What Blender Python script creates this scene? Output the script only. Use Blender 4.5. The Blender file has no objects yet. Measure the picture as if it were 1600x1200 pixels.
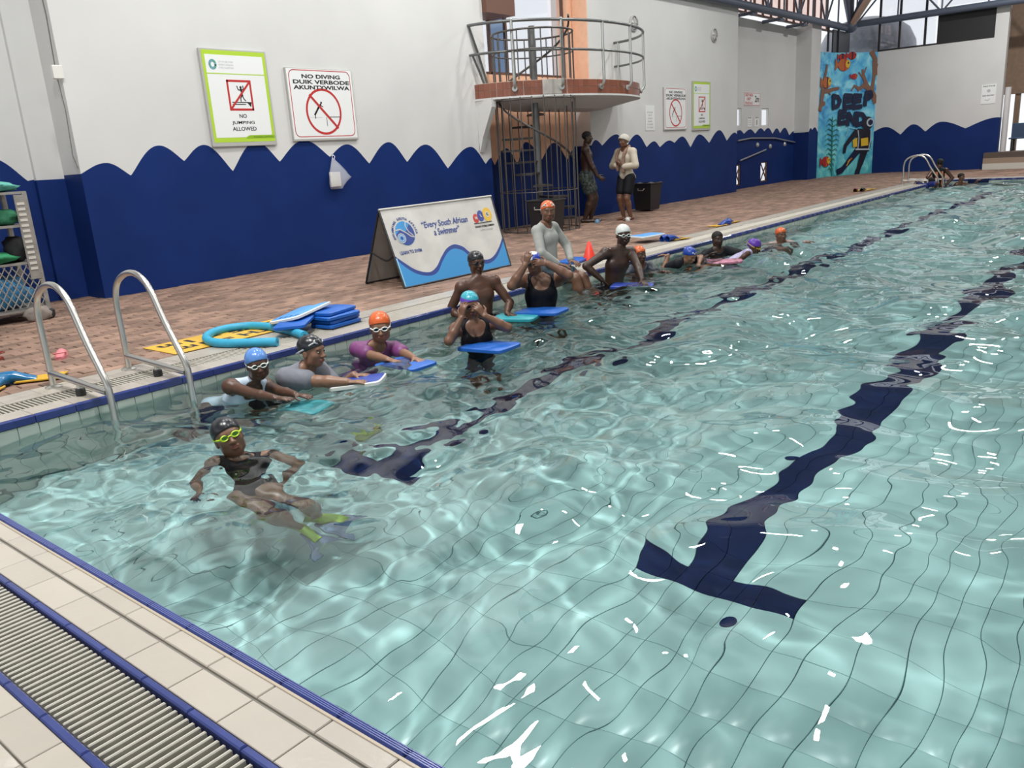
import bpy, bmesh, math, random
import numpy as np
from mathutils import Vector, Matrix
random.seed(7); rng = np.random.default_rng(7)
PI = math.pi
S = bpy.context.scene
COL = S.collection

EXPO = -1.07; LAMPW = 440; WORLD = 2.3; LSIZE = .36
# ------------------------------------------------------------------ camera
H = 1.35
FPX = 1271.44
YAW, PITCH, ROLL = 0.698025, 0.271547, -0.0640048
def cam_axes():
    cy, sy, cp, sp = math.cos(YAW), math.sin(YAW), math.cos(PITCH), math.sin(PITCH)
    cr, sr = math.cos(ROLL), math.sin(ROLL)
    f = Vector((cy*cp, sy*cp, -sp)); rt = Vector((sy, -cy, 0)); up = rt.cross(f)
    return cr*rt + sr*up, -sr*rt + cr*up, f
CR, CU, CF = cam_axes()
cam = bpy.data.cameras.new('camera'); cam.sensor_width = 36; cam.lens = FPX*36/1600
cam.clip_start = 0.05; cam.clip_end = 300
camo = bpy.data.objects.new('camera', cam); COL.objects.link(camo)
m = Matrix((CR, CU, -CF)).transposed().to_4x4(); m.translation = (0, 0, H)
camo.matrix_world = m
S.camera = camo
def vis(p):
    "rough size on the picture of a 1 m piece at p (0 when out of frame)"
    d = Vector(p) - Vector((0, 0, H)); z = d.dot(CF)
    if z < 0.2: return 0
    x = 800 + FPX*d.dot(CR)/z; y = 600 - FPX*d.dot(CU)/z
    if x < -40 or x > 1640 or y < -40 or y > 1240: return 0
    return FPX/z

# ------------------------------------------------------------------ colour management, world, added lamp light
S.view_settings.view_transform = 'Standard'; S.view_settings.look = 'None'
S.view_settings.gamma = 1; S.view_settings.use_curve_mapping = False
S.view_settings.exposure = EXPO if 'EXPO' in globals() else 0.0
S.cycles.use_denoising = True
S.cycles.max_bounces = 10; S.cycles.diffuse_bounces = 4; S.cycles.glossy_bounces = 4
S.cycles.transmission_bounces = 8; S.cycles.transparent_max_bounces = 12
S.cycles.sample_clamp_indirect = 6.0; S.cycles.blur_glossy = 0.2
w = bpy.data.worlds.new('sky'); S.world = w; w.use_nodes = True
bg = w.node_tree.nodes['Background']; bg.inputs[0].default_value = (0.93, 0.97, 1.0, 1); bg.inputs[1].default_value = WORLD

def lamp_light(x, y, sx, sy, power, z=7.3, col=(1.0, 0.985, 0.96)):
    l = bpy.data.lights.new('added_lamp_glow', 'AREA'); l.shape = 'RECTANGLE'; l.size = sx; l.size_y = sy
    l.energy = power; l.color = col
    l.cycles.is_caustics_light = True
    o = bpy.data.objects.new('added_lamp_glow', l); COL.objects.link(o); o.location = (x, y, z)
    return o
# ------------------------------------------------------------------ materials
def mat(name, col, rough=.5, metal=0, var=0, scale=8, bump=0, bscale=60, spec=.5, alpha=1, rnd=0, coat=0, trans=0, detail=4):
    "Principled material; var = colour mottling, rnd = difference from piece to piece, bump = fine relief"
    m = bpy.data.materials.new(name); m.use_nodes = True; nt = m.node_tree; N = nt.nodes; L = nt.links
    b = N['Principled BSDF']
    b.inputs['Roughness'].default_value = rough; b.inputs['Metallic'].default_value = metal
    b.inputs['Specular IOR Level'].default_value = spec; b.inputs['Alpha'].default_value = alpha
    b.inputs['Coat Weight'].default_value = coat; b.inputs['Transmission Weight'].default_value = trans
    b.inputs['Base Color'].default_value = (*col, 1)
    src = None
    if var or bump:
        tc = N.new('ShaderNodeNewGeometry'); nz = N.new('ShaderNodeTexNoise')
        nz.inputs['Scale'].default_value = scale; nz.inputs['Detail'].default_value = detail
        L.new(tc.outputs['Position'], nz.inputs['Vector'])
    if var or rnd:
        val = None
        if var:
            mr = N.new('ShaderNodeMapRange'); mr.inputs[1].default_value = .3; mr.inputs[2].default_value = .7
            mr.inputs[3].default_value = 1-var; mr.inputs[4].default_value = 1+var
            L.new(nz.outputs['Fac'], mr.inputs[0]); val = mr.outputs[0]
        if rnd:
            oi = N.new('ShaderNodeObjectInfo'); gi = N.new('ShaderNodeNewGeometry')
            ad = N.new('ShaderNodeMath'); ad.operation = 'ADD'
            L.new(oi.outputs['Random'], ad.inputs[0]); L.new(gi.outputs['Random Per Island'], ad.inputs[1])
            fr = N.new('ShaderNodeMath'); fr.operation = 'FRACT'; L.new(ad.outputs[0], fr.inputs[0])
            m2 = N.new('ShaderNodeMapRange'); m2.inputs[3].default_value = 1-rnd; m2.inputs[4].default_value = 1+rnd
            L.new(fr.outputs[0], m2.inputs[0])
            if val is None: val = m2.outputs[0]
            else:
                mu = N.new('ShaderNodeMath'); mu.operation = 'MULTIPLY'; L.new(val, mu.inputs[0]); L.new(m2.outputs[0], mu.inputs[1]); val = mu.outputs[0]
        vm = N.new('ShaderNodeVectorMath'); vm.operation = 'SCALE'; vm.inputs[0].default_value = col
        L.new(val, vm.inputs['Scale']); L.new(vm.outputs[0], b.inputs['Base Color'])
    if bump:
        n2 = N.new('ShaderNodeTexNoise'); n2.inputs['Scale'].default_value = bscale; n2.inputs['Detail'].default_value = 3
        L.new(tc.outputs['Position'], n2.inputs['Vector'])
        bp = N.new('ShaderNodeBump'); bp.inputs['Strength'].default_value = bump; bp.inputs['Distance'].default_value = .01
        L.new(n2.outputs['Fac'], bp.inputs['Height']); L.new(bp.outputs[0], b.inputs['Normal'])
    return m
def glass_mat(name, tint, gloss=.08):
    m = bpy.data.materials.new(name); m.use_nodes = True; nt = m.node_tree; nt.nodes.clear()
    o = nt.nodes.new('ShaderNodeOutputMaterial'); mx = nt.nodes.new('ShaderNodeMixShader'); mx.inputs[0].default_value = gloss
    t = nt.nodes.new('ShaderNodeBsdfTransparent'); t.inputs[0].default_value = (*tint, 1)
    g = nt.nodes.new('ShaderNodeBsdfGlossy'); g.inputs['Roughness'].default_value = .05
    nt.links.new(t.outputs[0], mx.inputs[1]); nt.links.new(g.outputs[0], mx.inputs[2]); nt.links.new(mx.outputs[0], o.inputs[0])
    return m

# ------------------------------------------------------------------ object helpers
def tag(o, label=None, cat=None, group=None, kind=None):
    if label: o['label'] = label
    if cat: o['category'] = cat
    if group: o['group'] = group
    if kind: o['kind'] = kind
    return o
def thing(name, label, cat, loc=(0,0,0), rz=0, group=None):
    o = bpy.data.objects.new(name, None); COL.objects.link(o); o.empty_display_size = .1
    o.location = loc; o.rotation_euler = (0,0,rz)
    return tag(o, label, cat, group)
def link(name, me, parent=None):
    o = bpy.data.objects.new(name, me); COL.objects.link(o)
    if parent: o.parent = parent
    return o
def wet(o):
    o.cycles.is_caustics_receiver = True; return o
class MB:
    "collects shapes, builds ONE mesh object"
    def __init__(s): s.v = []; s.f = []; s.m = []
    def add(s, vs, fs, mi=0, T=None):
        k = len(s.v)
        s.v += [tuple(T @ Vector(v)) if T is not None else tuple(v) for v in vs]
        s.f += [tuple(i+k for i in f) for f in fs]; s.m += [mi]*len(fs); return s
    def box(s, c, size, mi=0, T=None, b=0):
        x, y, z = (q/2 for q in size); c = Vector(c)
        if b <= 0:
            vs = [c+Vector((sx*x, sy*y, sz*z)) for sz in (-1,1) for sx, sy in ((-1,-1),(1,-1),(1,1),(-1,1))]
            return s.add(vs, [(3,2,1,0),(4,5,6,7),(0,1,5,4),(1,2,6,5),(2,3,7,6),(3,0,4,7)], mi, T)
        vs = []
        for sz, e in ((-1,b),(-1,0),(1,0),(1,b)):
            zz = sz*z - (sz*b if e == 0 else 0)
            for sx, sy in ((-1,-1),(1,-1),(1,1),(-1,1)): vs.append(c+Vector((sx*(x-e), sy*(y-e), zz)))
        fs = [(3,2,1,0),(12,13,14,15)]
        for r in range(3):
            for i in range(4): fs.append((r*4+i, r*4+(i+1)%4, r*4+4+(i+1)%4, r*4+4+i))
        return s.add(vs, fs, mi, T)
    def tube(s, pts, r, n=8, mi=0, closed=False, caps=True, T=None, flat=1.0):
        pts = [Vector(p) for p in pts]; N = len(pts); rs = r if hasattr(r, '__len__') else [r]*N
        vs = []; prev = None
        for i, p in enumerate(pts):
            a = pts[i-1] if (i > 0 or closed) else p; c = pts[(i+1) % N] if (i < N-1 or closed) else p
            t = (c-a).normalized()
            if prev is None:
                prev = Vector((0,0,1)) if abs(t.z) < .9 else Vector((1,0,0))
            u = (prev - t*prev.dot(t)).normalized(); prev = u; w_ = t.cross(u)
            for k in range(n):
                an = 2*PI*k/n; vs.append(p + u*(rs[i]*math.cos(an)) + w_*(rs[i]*flat*math.sin(an)))
        fs = []
        for i in range(N if closed else N-1):
            j = (i+1) % N
            for k in range(n): fs.append((i*n+k, i*n+(k+1)%n, j*n+(k+1)%n, j*n+k))
        if caps and not closed: fs += [tuple(reversed(range(n))), tuple(range((N-1)*n, N*n))]
        return s.add(vs, fs, mi, T)
    def lathe(s, prof, n=20, mi=0, T=None, caps=True):
        vs = []; fs = []
        for r, z in prof:
            for k in range(n): an = 2*PI*k/n; vs.append((r*math.cos(an), r*math.sin(an), z))
        for i in range(len(prof)-1):
            for k in range(n): fs.append((i*n+k, i*n+(k+1)%n, (i+1)*n+(k+1)%n, (i+1)*n+k))
        if caps: fs += [tuple(reversed(range(n))), tuple(range((len(prof)-1)*n, len(prof)*n))]
        return s.add(vs, fs, mi, T)
    def prism(s, poly, z0, z1, mi=0, T=None, side=None):
        "polygon in local XY (anticlockwise) pulled from z0 to z1"
        n = len(poly); vs = [(x, y, z0) for x, y in poly] + [(x, y, z1) for x, y in poly]
        s.add(vs, [tuple(range(n, 2*n)), tuple(reversed(range(n)))], mi, T)
        k = len(s.v) - 2*n
        s.f += [(k+i, k+(i+1)%n, k+n+(i+1)%n, k+n+i) for i in range(n)]; s.m += [mi if side is None else side]*n
        return s
    def ell(s, c, r, mi=0, T=None, n=12, h=8):
        vs = []; fs = []
        for i in range(h+1):
            a = PI*i/h
            for k in range(n):
                b = 2*PI*k/n; vs.append((c[0]+r[0]*math.sin(a)*math.cos(b), c[1]+r[1]*math.sin(a)*math.sin(b), c[2]-r[2]*math.cos(a)))
        for i in range(h):
            for k in range(n): fs.append((i*n+k, i*n+(k+1)%n, (i+1)*n+(k+1)%n, (i+1)*n+k))
        return s.add(vs, fs, mi, T)
    def build(s, name, mats, parent=None, smooth=False, weld=False):
        me = bpy.data.meshes.new(name); me.from_pydata(s.v, [], s.f)
        for q in (mats if isinstance(mats, (list, tuple)) else [mats]): me.materials.append(q)
        me.polygons.foreach_set('material_index', s.m)
        if weld:
            bm = bmesh.new(); bm.from_mesh(me); bmesh.ops.remove_doubles(bm, verts=bm.verts, dist=1e-4); bm.to_mesh(me); bm.free()
        if smooth:
            if smooth is True: me.shade_smooth()
            else:
                me.shade_smooth()
                try: me.set_sharp_from_angle(angle=math.radians(smooth))
                except Exception: pass
        me.update(); return link(name, me, parent)
def frame(o, x, y):
    "matrix with local X = x, Y = y, Z = x cross y, at o"
    x = Vector(x).normalized(); y = Vector(y); z = x.cross(y).normalized(); y = z.cross(x)
    M = Matrix((x, y, z)).transposed().to_4x4(); M.translation = o; return M
def spline(pts, n=8, closed=False):
    "Catmull-Rom through the points"
    P = [Vector(p) for p in pts]; N = len(P); out = []
    for i in range(N if closed else N-1):
        g = lambda k: P[k % N] if closed else P[max(0, min(N-1, k))]
        a, b, c, d = g(i-1), g(i), g(i+1), g(i+2)
        for k in range(n):
            t = k/n
            out.append(.5*((2*b)+(c-a)*t+(2*a-5*b+4*c-d)*t*t+(3*b-a-3*c+d)*t**3))
    if not closed: out.append(P[-1])
    return out
TEXTS = []
FONT = None
def text(s, T, size, m, parent, name='lettering', w=None, h=None, bold=0, shear=0, align='CENTER', ext=.0008):
    "lettering lying in the local XY plane of T; scaled to width w / height h at the end of the script"
    c = bpy.data.curves.new(name, 'FONT'); c.body = s; c.size = size; c.align_x = align; c.align_y = 'CENTER'
    c.offset = bold; c.shear = shear; c.extrude = ext; c.materials.append(m); c.resolution_u = 3
    o = link(name, c, parent); o.matrix_local = T; TEXTS.append((o, w, h)); return o
def fit_texts():
    bpy.context.view_layer.update()
    for o, w_, h_ in TEXTS:
        d = o.dimensions
        sx = w_/d.x if w_ and d.x > 0 else None; sy = h_/d.y if h_ and d.y > 0 else None
        sx = sx or sy or 1; sy = sy or sx
        o.matrix_local = o.matrix_local @ Matrix.Diagonal((sx, sy, 1, 1))
# ------------------------------------------------------------------ many small pieces (tiles, bricks, slats)
_pm = {}
def tile_mesh(name, sx, sy, h, b, m):
    key = (name, round(sx,3), round(sy,3), h, m.name)
    if key in _pm: return _pm[key]
    x, y = sx/2, sy/2
    vs = [(px, py, -h) for px, py in ((-x,-y),(x,-y),(x,y),(-x,y))] + [(px, py, -b) for px, py in ((-x,-y),(x,-y),(x,y),(-x,y))] + \
         [(px, py, 0) for px, py in ((-x+b,-y+b),(x-b,-y+b),(x-b,y-b),(-x+b,y-b))]
    fs = [(8,9,10,11)] + [(r+i, r+(i+1)%4, r+4+(i+1)%4, r+4+i) for r in (0,4) for i in range(4)]
    me = bpy.data.meshes.new(name); me.from_pydata(vs, [], fs); me.materials.append(m); me.update()
    _pm[key] = me; return me
def pieces(name, items, m, parent, h=.012, b=.0015, axes=None, limit=300, ztw=0.0, wetq=False, min_px=9):
    """items = (x, y, z, sx, sy): flat pieces. axes = (ux, uy) of the piece's own plane (default X, Y). The largest in view
    become objects of their own, the rest one mesh of the same geometry"""
    ux, uy = axes or ((1,0,0),(0,1,0)); R = frame((0,0,0), ux, uy); nrm = R.to_3x3() @ Vector((0,0,1))
    eye = Vector((0,0,H)); sc = []
    for it in items:
        p = Vector(it[:3]); d = (eye-p); k = vis(p)
        fs = abs(d.normalized().dot(nrm))
        sc.append(k*k*fs*it[3]*it[4] if k else 0)
    order = sorted(range(len(items)), key=lambda i: -sc[i])
    rest = []
    for rank, i in enumerate(order):
        x, y, z, sx, sy = items[i]
        me = tile_mesh(name, sx, sy, h, b, m)
        T = R.copy(); dz = nrm*random.uniform(-ztw, ztw)
        T.translation = Vector((x, y, z)) + dz
        if ztw: T = T @ Matrix.Rotation(random.gauss(0, ztw*2), 4, 'X') @ Matrix.Rotation(random.gauss(0, ztw*2), 4, 'Y')
        if rank < limit and sc[i] > min_px:
            o = link(name, me, parent); o.matrix_local = T
            if wetq: wet(o)
        else: rest.append((me, T))
    if rest:
        V = []; F = []; k = 0
        cache = {}
        for me, T in rest:
            if me.name not in cache:
                a = np.empty(len(me.vertices)*3); me.vertices.foreach_get('co', a)
                cache[me.name] = (a.reshape(-1,3), np.array([p.vertices[:] for p in me.polygons]))
            v, f = cache[me.name]; A = np.array(T)
            V.append(v @ A[:3,:3].T + A[:3,3]); F.append(f+k); k += len(v)
        me = quads_mesh(name+'_field', np.concatenate(V), np.concatenate(F), m)
        o = link(name+'_field', me, parent); o['kind'] = 'stuff'
        if wetq: wet(o)
def quads_mesh(name, V, F, m=None, smooth=False):
    me = bpy.data.meshes.new(name); n = F.shape[1]
    me.vertices.add(len(V)); me.vertices.foreach_set('co', np.ascontiguousarray(V, dtype=np.float32).ravel())
    me.loops.add(F.size); me.loops.foreach_set('vertex_index', np.ascontiguousarray(F, dtype=np.int32).ravel())
    me.polygons.add(len(F)); me.polygons.foreach_set('loop_start', np.arange(0, F.size, n, dtype=np.int32))
    if m: me.materials.append(m)
    me.update(calc_edges=True)
    if smooth: me.shade_smooth()
    return me
# ================================================================== THE SETTING
W = 10.08            # face of the left wall
WR = 10.6            # face of its set-back bays
EX = 31.5            # face of the end wall
ZW = -0.11           # water level
ZF = -1.05           # pool floor
PX0, PX1, PY0, PY1 = 1.078, 25.7, -7.2, 5.38
white = mat('white_wall_paint', (.61,.613,.603), .55, var=.05, scale=.7)
blue = mat('blue_wall_paint', (.008,.026,.130), .5, var=.12, scale=1.2, spec=.12)
peach = mat('peach_plaster_sun_tint', (.80,.47,.31), .6, var=.05)
concrete = mat('grey_concrete', (.42,.40,.37), .7, var=.12)
cream = mat('cream_tile', (.41,.375,.325), .28, var=.06, scale=2.5, rnd=.05, bump=.08, bscale=40)
navy_t = mat('blue_edge_tile', (.032,.048,.185), .22, var=.10, rnd=.06)
grout = mat('grey_grout', (.20,.19,.17), .8, var=.15)
darkgap = mat('dark_channel', (.03,.028,.025), .8)
slatm = mat('plastic_slat', (.48,.46,.40), .45, var=.06, scale=20)
brickm = mat('brown_paver', (.24,.152,.112), .75, var=.28, scale=2.2, rnd=.28, bump=.5, bscale=70, detail=6)
joint = mat('sandy_joint', (.16,.105,.075), .9)
ptile = mat('pool_tile', (.42,.605,.605), .3, var=.03, rnd=.03)
wtile = mat('pool_wall_tile', (.44,.50,.45), .3, var=.03, rnd=.05)
pgrout = mat('pool_grout', (.23,.37,.355), .8)
lane_t = mat('lane_line_tile', (.005,.014,.070), .5, var=.06, rnd=.1, spec=.15)
steel = mat('stainless_steel', (.62,.61,.58), .33, metal=1)
dsteel = mat('dull_steel', (.40,.40,.40), .38, metal=.8)
truss_p = mat('grey_blue_steel_paint', (.085,.105,.15), .45)
brown_p = mat('brown_frame_paint', (.10,.045,.03), .5)
black = mat('matt_black', (.012,.012,.014), .5)
tower_t = mat('red_brown_tile', (.23,.085,.055), .25, rnd=.12)
tgrout = mat('pale_grout', (.55,.45,.38), .8)
ceilm = mat('ceiling_board', (.24,.23,.22), .7)
tan = mat('tan_plaster', (.19,.12,.075), .6, var=.1)

def wave_curve(pts, n=14):
    "scalloped paint edge through (s, z) highs and lows: round tops, pointed dips"
    out = []
    for (a, za), (b, zb) in zip(pts, pts[1:]):
        for k in range(n):
            t = k/n
            q = math.sin(PI/2*t)**1.12 if zb > za else 1-math.sin(PI/2*(1-t))**1.12
            q = q if zb > za else 1-math.sin(PI/2*(1-t))**1.12
            out.append((a+(b-a)*t, za+(zb-za)*(q if zb > za else q)))
    out.append(pts[-1]); return out
def wall_panel(mb, T, curve, top, thick, z0=0.0):
    "wall in the local XY plane of T (X along, Y up), back at z = -thick; blue under the curve, white above"
    a, b = curve[0][0], curve[-1][0]
    low = [(a, z0), (b, z0)] + list(reversed(curve))
    up = list(curve) + [(b, top), (a, top)]
    mb.prism(low, -thick, 0, 1, T); mb.prism(up, -thick, 0, 0, T)
def T_left(y): return frame((0, y, 0), (1,0,0), (0,0,1))                # normal -Y
def T_end(x): return frame((x, 0, 0), (0,-1,0), (0,0,1))               # X along = -Y, normal -X

mb = MB()
cA = wave_curve([(4.45,1.47),(4.76,1.58),(5.04,1.42),(5.46,1.76),(5.77,1.56),(6.08,1.75),(6.45,1.40),(6.87,1.77),(7.22,1.49),(7.68,1.77),(8.12,1.52),(8.47,1.69),(8.88,1.39),(9.33,1.70),(9.7,1.38),(10.16,1.64),(10.66,1.23),(11.29,1.57),(11.67,1.26),(11.85,1.36)])
cB = wave_curve([(15.15,1.48),(15.32,1.59),(15.58,1.47),(16.17,1.69),(16.57,1.41),(17.05,1.67),(17.49,1.38),(17.84,1.5),(18.12,1.36),(18.59,1.5),(18.85,1.44),(19.26,1.58),(19.7,1.31),(20.2,1.61),(20.76,1.39),(21.37,1.7),(21.84,1.42),(22.34,1.62),(22.49,1.58)])
wall_panel(mb, T_left(W), cA, 7.4, .9); wall_panel(mb, T_left(W), cB, 7.4, .9)
tag(mb.build('wall_left', [white, blue]), 'long white wall with scalloped dark blue band along its foot', kind='structure')
mb = MB()
wall_panel(mb, T_left(WR), wave_curve([(-6,1.4),(-5.2,1.66),(-4.4,1.4),(-3.6,1.68),(-2.8,1.42),(-1.8,1.7),(-.9,1.4),(.2,1.68),(1.2,1.42),(2.2,1.7),(2.9,1.42),(3.72,1.70),(4.06,1.43),(4.15,1.44)]), 7.4, .4)
mb.box((4.30, 10.72, 3.7), (.34, .36, 7.4), 0)
mb.box((4.30, 10.715, .715), (.346, .365, 1.43), 1)
tag(mb.build('wall_left_bay', [white, blue]), 'set-back white wall bay with blue wave behind the metal locker cage', kind='structure')
mb = MB()
cR = wave_curve([(22.45,1.5),(22.9,1.7),(23.3,1.55),(23.85,1.7),(24.14,1.59),(24.59,1.71),(24.97,1.58),(25.38,1.73),(25.66,1.64),(25.96,1.73),(26.33,1.55),(26.66,1.71),(26.95,1.56),(27.33,1.72),(27.75,1.48),(28.14,1.60)])
# the bay wall leaves four slots open: two narrow windows above the band, two crossed openings near the floor
def slotted(mb, T, curve, top, thick, slots):
    xs = sorted({curve[0][0], curve[-1][0], *[q for s in slots for q in (s[0], s[1])]})
    for a, b in zip(xs, xs[1:]):
        seg = [p for p in curve if a < p[0] < b]
        ia = np.interp(a, [p[0] for p in curve], [p[1] for p in curve]); ib = np.interp(b, [p[0] for p in curve], [p[1] for p in curve])
        cur = [(a, ia)] + seg + [(b, ib)]
        hit = [s for s in slots if abs(s[0]-a) < 1e-6]
        lo = min([s[2:] for s in hit], default=None); hi = max([s[2:] for s in hit], default=None)
        if not hit: wall_panel(mb, T, cur, top, thick); continue
        mb.prism([(a,0),(b,0),(b,lo[0]),(a,lo[0])], -thick, 0, 1, T)
        mb.prism([(a,lo[1]),(b,lo[1])]+list(reversed(cur)), -thick, 0, 1, T)
        mb.prism(cur+[(b,hi[0]),(a,hi[0])], -thick, 0, 0, T)
        mb.prism([(a,hi[1]),(b,hi[1]),(b,top),(a,top)], -thick, 0, 0, T)
slotted(mb, T_left(WR), cR, 4.78, .07, [(23.42,23.95,1.79,2.32),(25.43,25.98,1.78,2.32),(23.42,23.95,.1,.72),(25.43,25.98,.1,.72)])
mb.box((28.57, 10.45, 2.44), (.86, .7, 4.88), 0)
mb.box((28.57, 10.449, .77), (.866, .706, 1.54), 1)
wv = wave_curve([(28.137,1.54),(28.3,1.66),(28.45,1.60),(28.7,1.68),(29.003,1.50)])
mb.prism([(28.137,1.5),(29.003,1.5)]+list(reversed(wv)), -.1, .003, 1, T_left(10.1))
recess = mb.build('wall_left_recess', [white, blue]); tag(recess, 'shaded set-back wall bay with slit windows beside the mural', kind='structure')
slots_w = [(23.42,23.95,1.79,2.32),(25.43,25.98,1.78,2.32),(23.42,23.95,.1,.72),(25.43,25.98,.1,.72)]
skyglass = glass_mat('pale_window_glass', (.95,.95,.97))
for i, (a, b, z0, z1) in enumerate(slots_w):
    t = MB()
    for q in ((a+.02,z0,z1),(b-.02,z0,z1)): t.box((q[0], WR+.045, (z0+z1)/2), (.04,.05,z1-z0))
    for z in (z0+.02, z1-.02): t.box(((a+b)/2, WR+.045, z), (b-a-.08,.05,.04))
    wn = t.build('window_%d' % (i+3), [white if i < 2 else brown_p]); tag(wn, ['slit window at the edge of the recess, half hidden', 'slit window right of the depth notice', 'low crossed opening at the edge of the recess', 'low crossed opening with X brace in blue band'][i], kind='structure')
    g = MB().box(((a+b)/2, WR+.05, (z0+z1)/2), (b-a-.08, .006, z1-z0-.08)).build('pane', skyglass, wn)
    if i > 1:
        for s in (1,-1):
            MB().tube([(a+.04, WR+.02, z0+.04 if s > 0 else z1-.04), (b-.04, WR+.02, z1-.04 if s > 0 else z0+.04)], .018, 6).build('brace_bar', brown_p, wn)

# niche behind the stair with its tall window
NY = 10.44; NX0, NX1 = 11.85, 15.15
mb = MB()
wx0, wx1, wz0 = 11.95, 14.95, 2.86
cN = wave_curve([(11.85,1.25),(12.1,1.5),(12.35,1.22),(12.72,1.52),(13.05,1.2),(13.35,1.62),(13.85,1.26),(14.3,1.58),(14.75,1.22),(15.15,1.5)])
low = [(NX0,0),(NX1,0)] + list(reversed(cN)); mb.prism(low, -.25, 0, 1, T_left(NY))
mb.prism(list(cN)+[(NX1,wz0),(NX0,wz0)], -.25, 0, 2, T_left(NY))
mb.prism([(wx1,wz0),(NX1,wz0),(NX1,7.4),(wx1,7.4)], -.25, 0, 2, T_left(NY))
mb.prism([(NX0,wz0),(wx0,wz0),(wx0,7.4),(NX0,7.4)], -.25, 0, 2, T_left(NY))
mb.prism([(wx0,6.4),(wx1,6.4),(wx1,7.4),(wx0,7.4)], -.25, 0, 2, T_left(NY))
tag(mb.build('wall_left_niche', [white, blue, peach]), 'peach plastered niche wall behind the spiral stair', kind='structure')
t = MB()
for x, r in ((wx0+.03,.03),(12.56,.025),(13.05,.025),(wx1-.02,.02)): t.box((x, NY+.12, (wz0+6.4)/2), (2*r, .06, 6.4-wz0))
t.box(((wx0+wx1)/2, NY+.12, wz0+.03), (wx1-wx0, .06, .06)); 
win = t.build('window_1', brown_p); tag(win, 'tall bright window above the diving platform', kind='structure')
MB().box((12.8, NY+.12, 4.6), (.44, .008, 3.4)).build('pane', glass_mat('blue_grey_glass', (.42,.50,.62), .12), win)
MB().box((12.27, NY+.12, 4.6), (.5, .008, 3.4)).build('pane', skyglass, win)
MB().box((14.0, NY+.12, 4.6), (1.84, .008, 3.4)).build('pane', skyglass, win)
tag(MB().box((15.13, 10.25, 5.0), (.03, .36, 4.7)).build('trim_3', peach), 'reveal beside the tall window, sunlight put into its peach colour', kind='structure')  # peach lining stands for warm sunlight on the white reveal
tag(MB().box((12.25, 10.30, 4.02), (.80, .65, .40)).build('window_canopy', mat('brown_soffit', (.13,.06,.04), .6)), 'dark brown boxed soffit at the top of the tall window', 'soffit')

# end wall, curved mural, glazing above
mb = MB()
def E(l): return [(-y, z) for y, z in l]
cE = wave_curve(E([(9.04,1.40),(8.62,1.55),(8.11,1.27),(7.71,1.58),(7.32,1.32),(6.85,1.60),(6.1,1.34),(5.19,1.62),(5.12,1.61)]))
wall_panel(mb, T_end(EX), cE, 4.06, .3)
mb.prism([(-5.49,4.06),(-5.12,4.06),(-5.12,5.0),(-5.49,5.0)], -.3, 0, 0, T_end(EX))
tag(mb.build('wall_end', [white, blue]), 'far white end wall with scalloped blue band', kind='structure')
# curved mural wall across the corner
mur = [(29.0,10.1),(29.45,10.02),(29.95,9.88),(30.45,9.66),(30.95,9.36),(31.5,9.0)]
mp = spline([(x,y,0) for x, y in mur], 6)
plen = [0]
for a, b in zip(mp, mp[1:]): plen.append(plen[-1]+(b-a).length)
ML = plen[-1]
def mural_at(u, off=0.0):
    "point and normal on the curved panel at u in 0..1 along it"
    s = u*ML; i = max(0, min(len(mp)-2, int(np.searchsorted(plen, s)-1))); t = (s-plen[i])/(plen[i+1]-plen[i])
    p = mp[i].lerp(mp[i+1], t); d = (mp[i+1]-mp[i]).normalized(); n = Vector((d.y, -d.x, 0))
    if n.dot(Vector((-1,-1,0))) < 0: n = -n
    return p + n*off
MH = 4.06

# glazing band over end wall and mural, long clerestory over the left wall
gl = MB()
for y in (9.0, 8.35, 7.55, 5.49): gl.box((EX+.05, y, 5.3), (.06, .07, 2.5))
gl.box((EX+.05, 7.1, 6.55), (.08, 4.0, .08)); gl.box((EX+.05, 7.2, 4.09), (.08, 3.6, .05))
wb = gl.build('window_7', black); tag(wb, 'bright glazed band under the roof above the end wall', kind='structure')
for y0, y1 in ((9.0,8.35),(8.35,7.55),(7.55,7.2)): MB().box((EX+.05, (y0+y1)/2, 5.3), (.008, abs(y1-y0)-.06, 2.4)).build('pane', skyglass, wb)
for y0, y1 in ((7.2,5.49),(5.49,5.15)): MB().box((EX+.05, (y0+y1)/2, 5.85), (.008, abs(y1-y0)-.06, 1.3)).build('pane', skyglass, wb)
MB().box((EX+.06, 6.34, 4.56), (.05, 1.68, .98)).build('opening_shade_sheet', black, wb)  # black sheet stands for the shade inside the opening
mb = MB(); mb.box((30.6, 9.98, 4.42), (1.7, .05, .72)); 
for x in (29.2, 30.2): mb.box((x, 9.94, 4.55), (.06,.06,.98))
tag(mb.build('trim_1', mat('dark_infill', (.02,.022,.03), .4)), 'dark infill panel above the mural', kind='structure')
pinkish = glass_mat('pinkish_clerestory_glass', (.95,.82,.78), .06)
cl = MB()
xs_c = np.arange(18.6, 31.3, .62)
for x in xs_c: cl.box((x, WR+.02, 5.75), (.05, .06, 1.7))
cl.box((25, WR+.02, 6.6), (13.4, .06, .08)); cl.box((25, WR+.02, 4.93), (13.4, .06, .06))
wc = cl.build('window_8', brown_p); tag(wc, 'long clerestory with brown mullions above the roof truss', kind='structure')
for a, b in zip(xs_c, xs_c[1:]): MB().box(((a+b)/2, WR+.03, 5.75), (b-a-.05, .008, 1.6)).build('pane', pinkish, wc)
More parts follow.
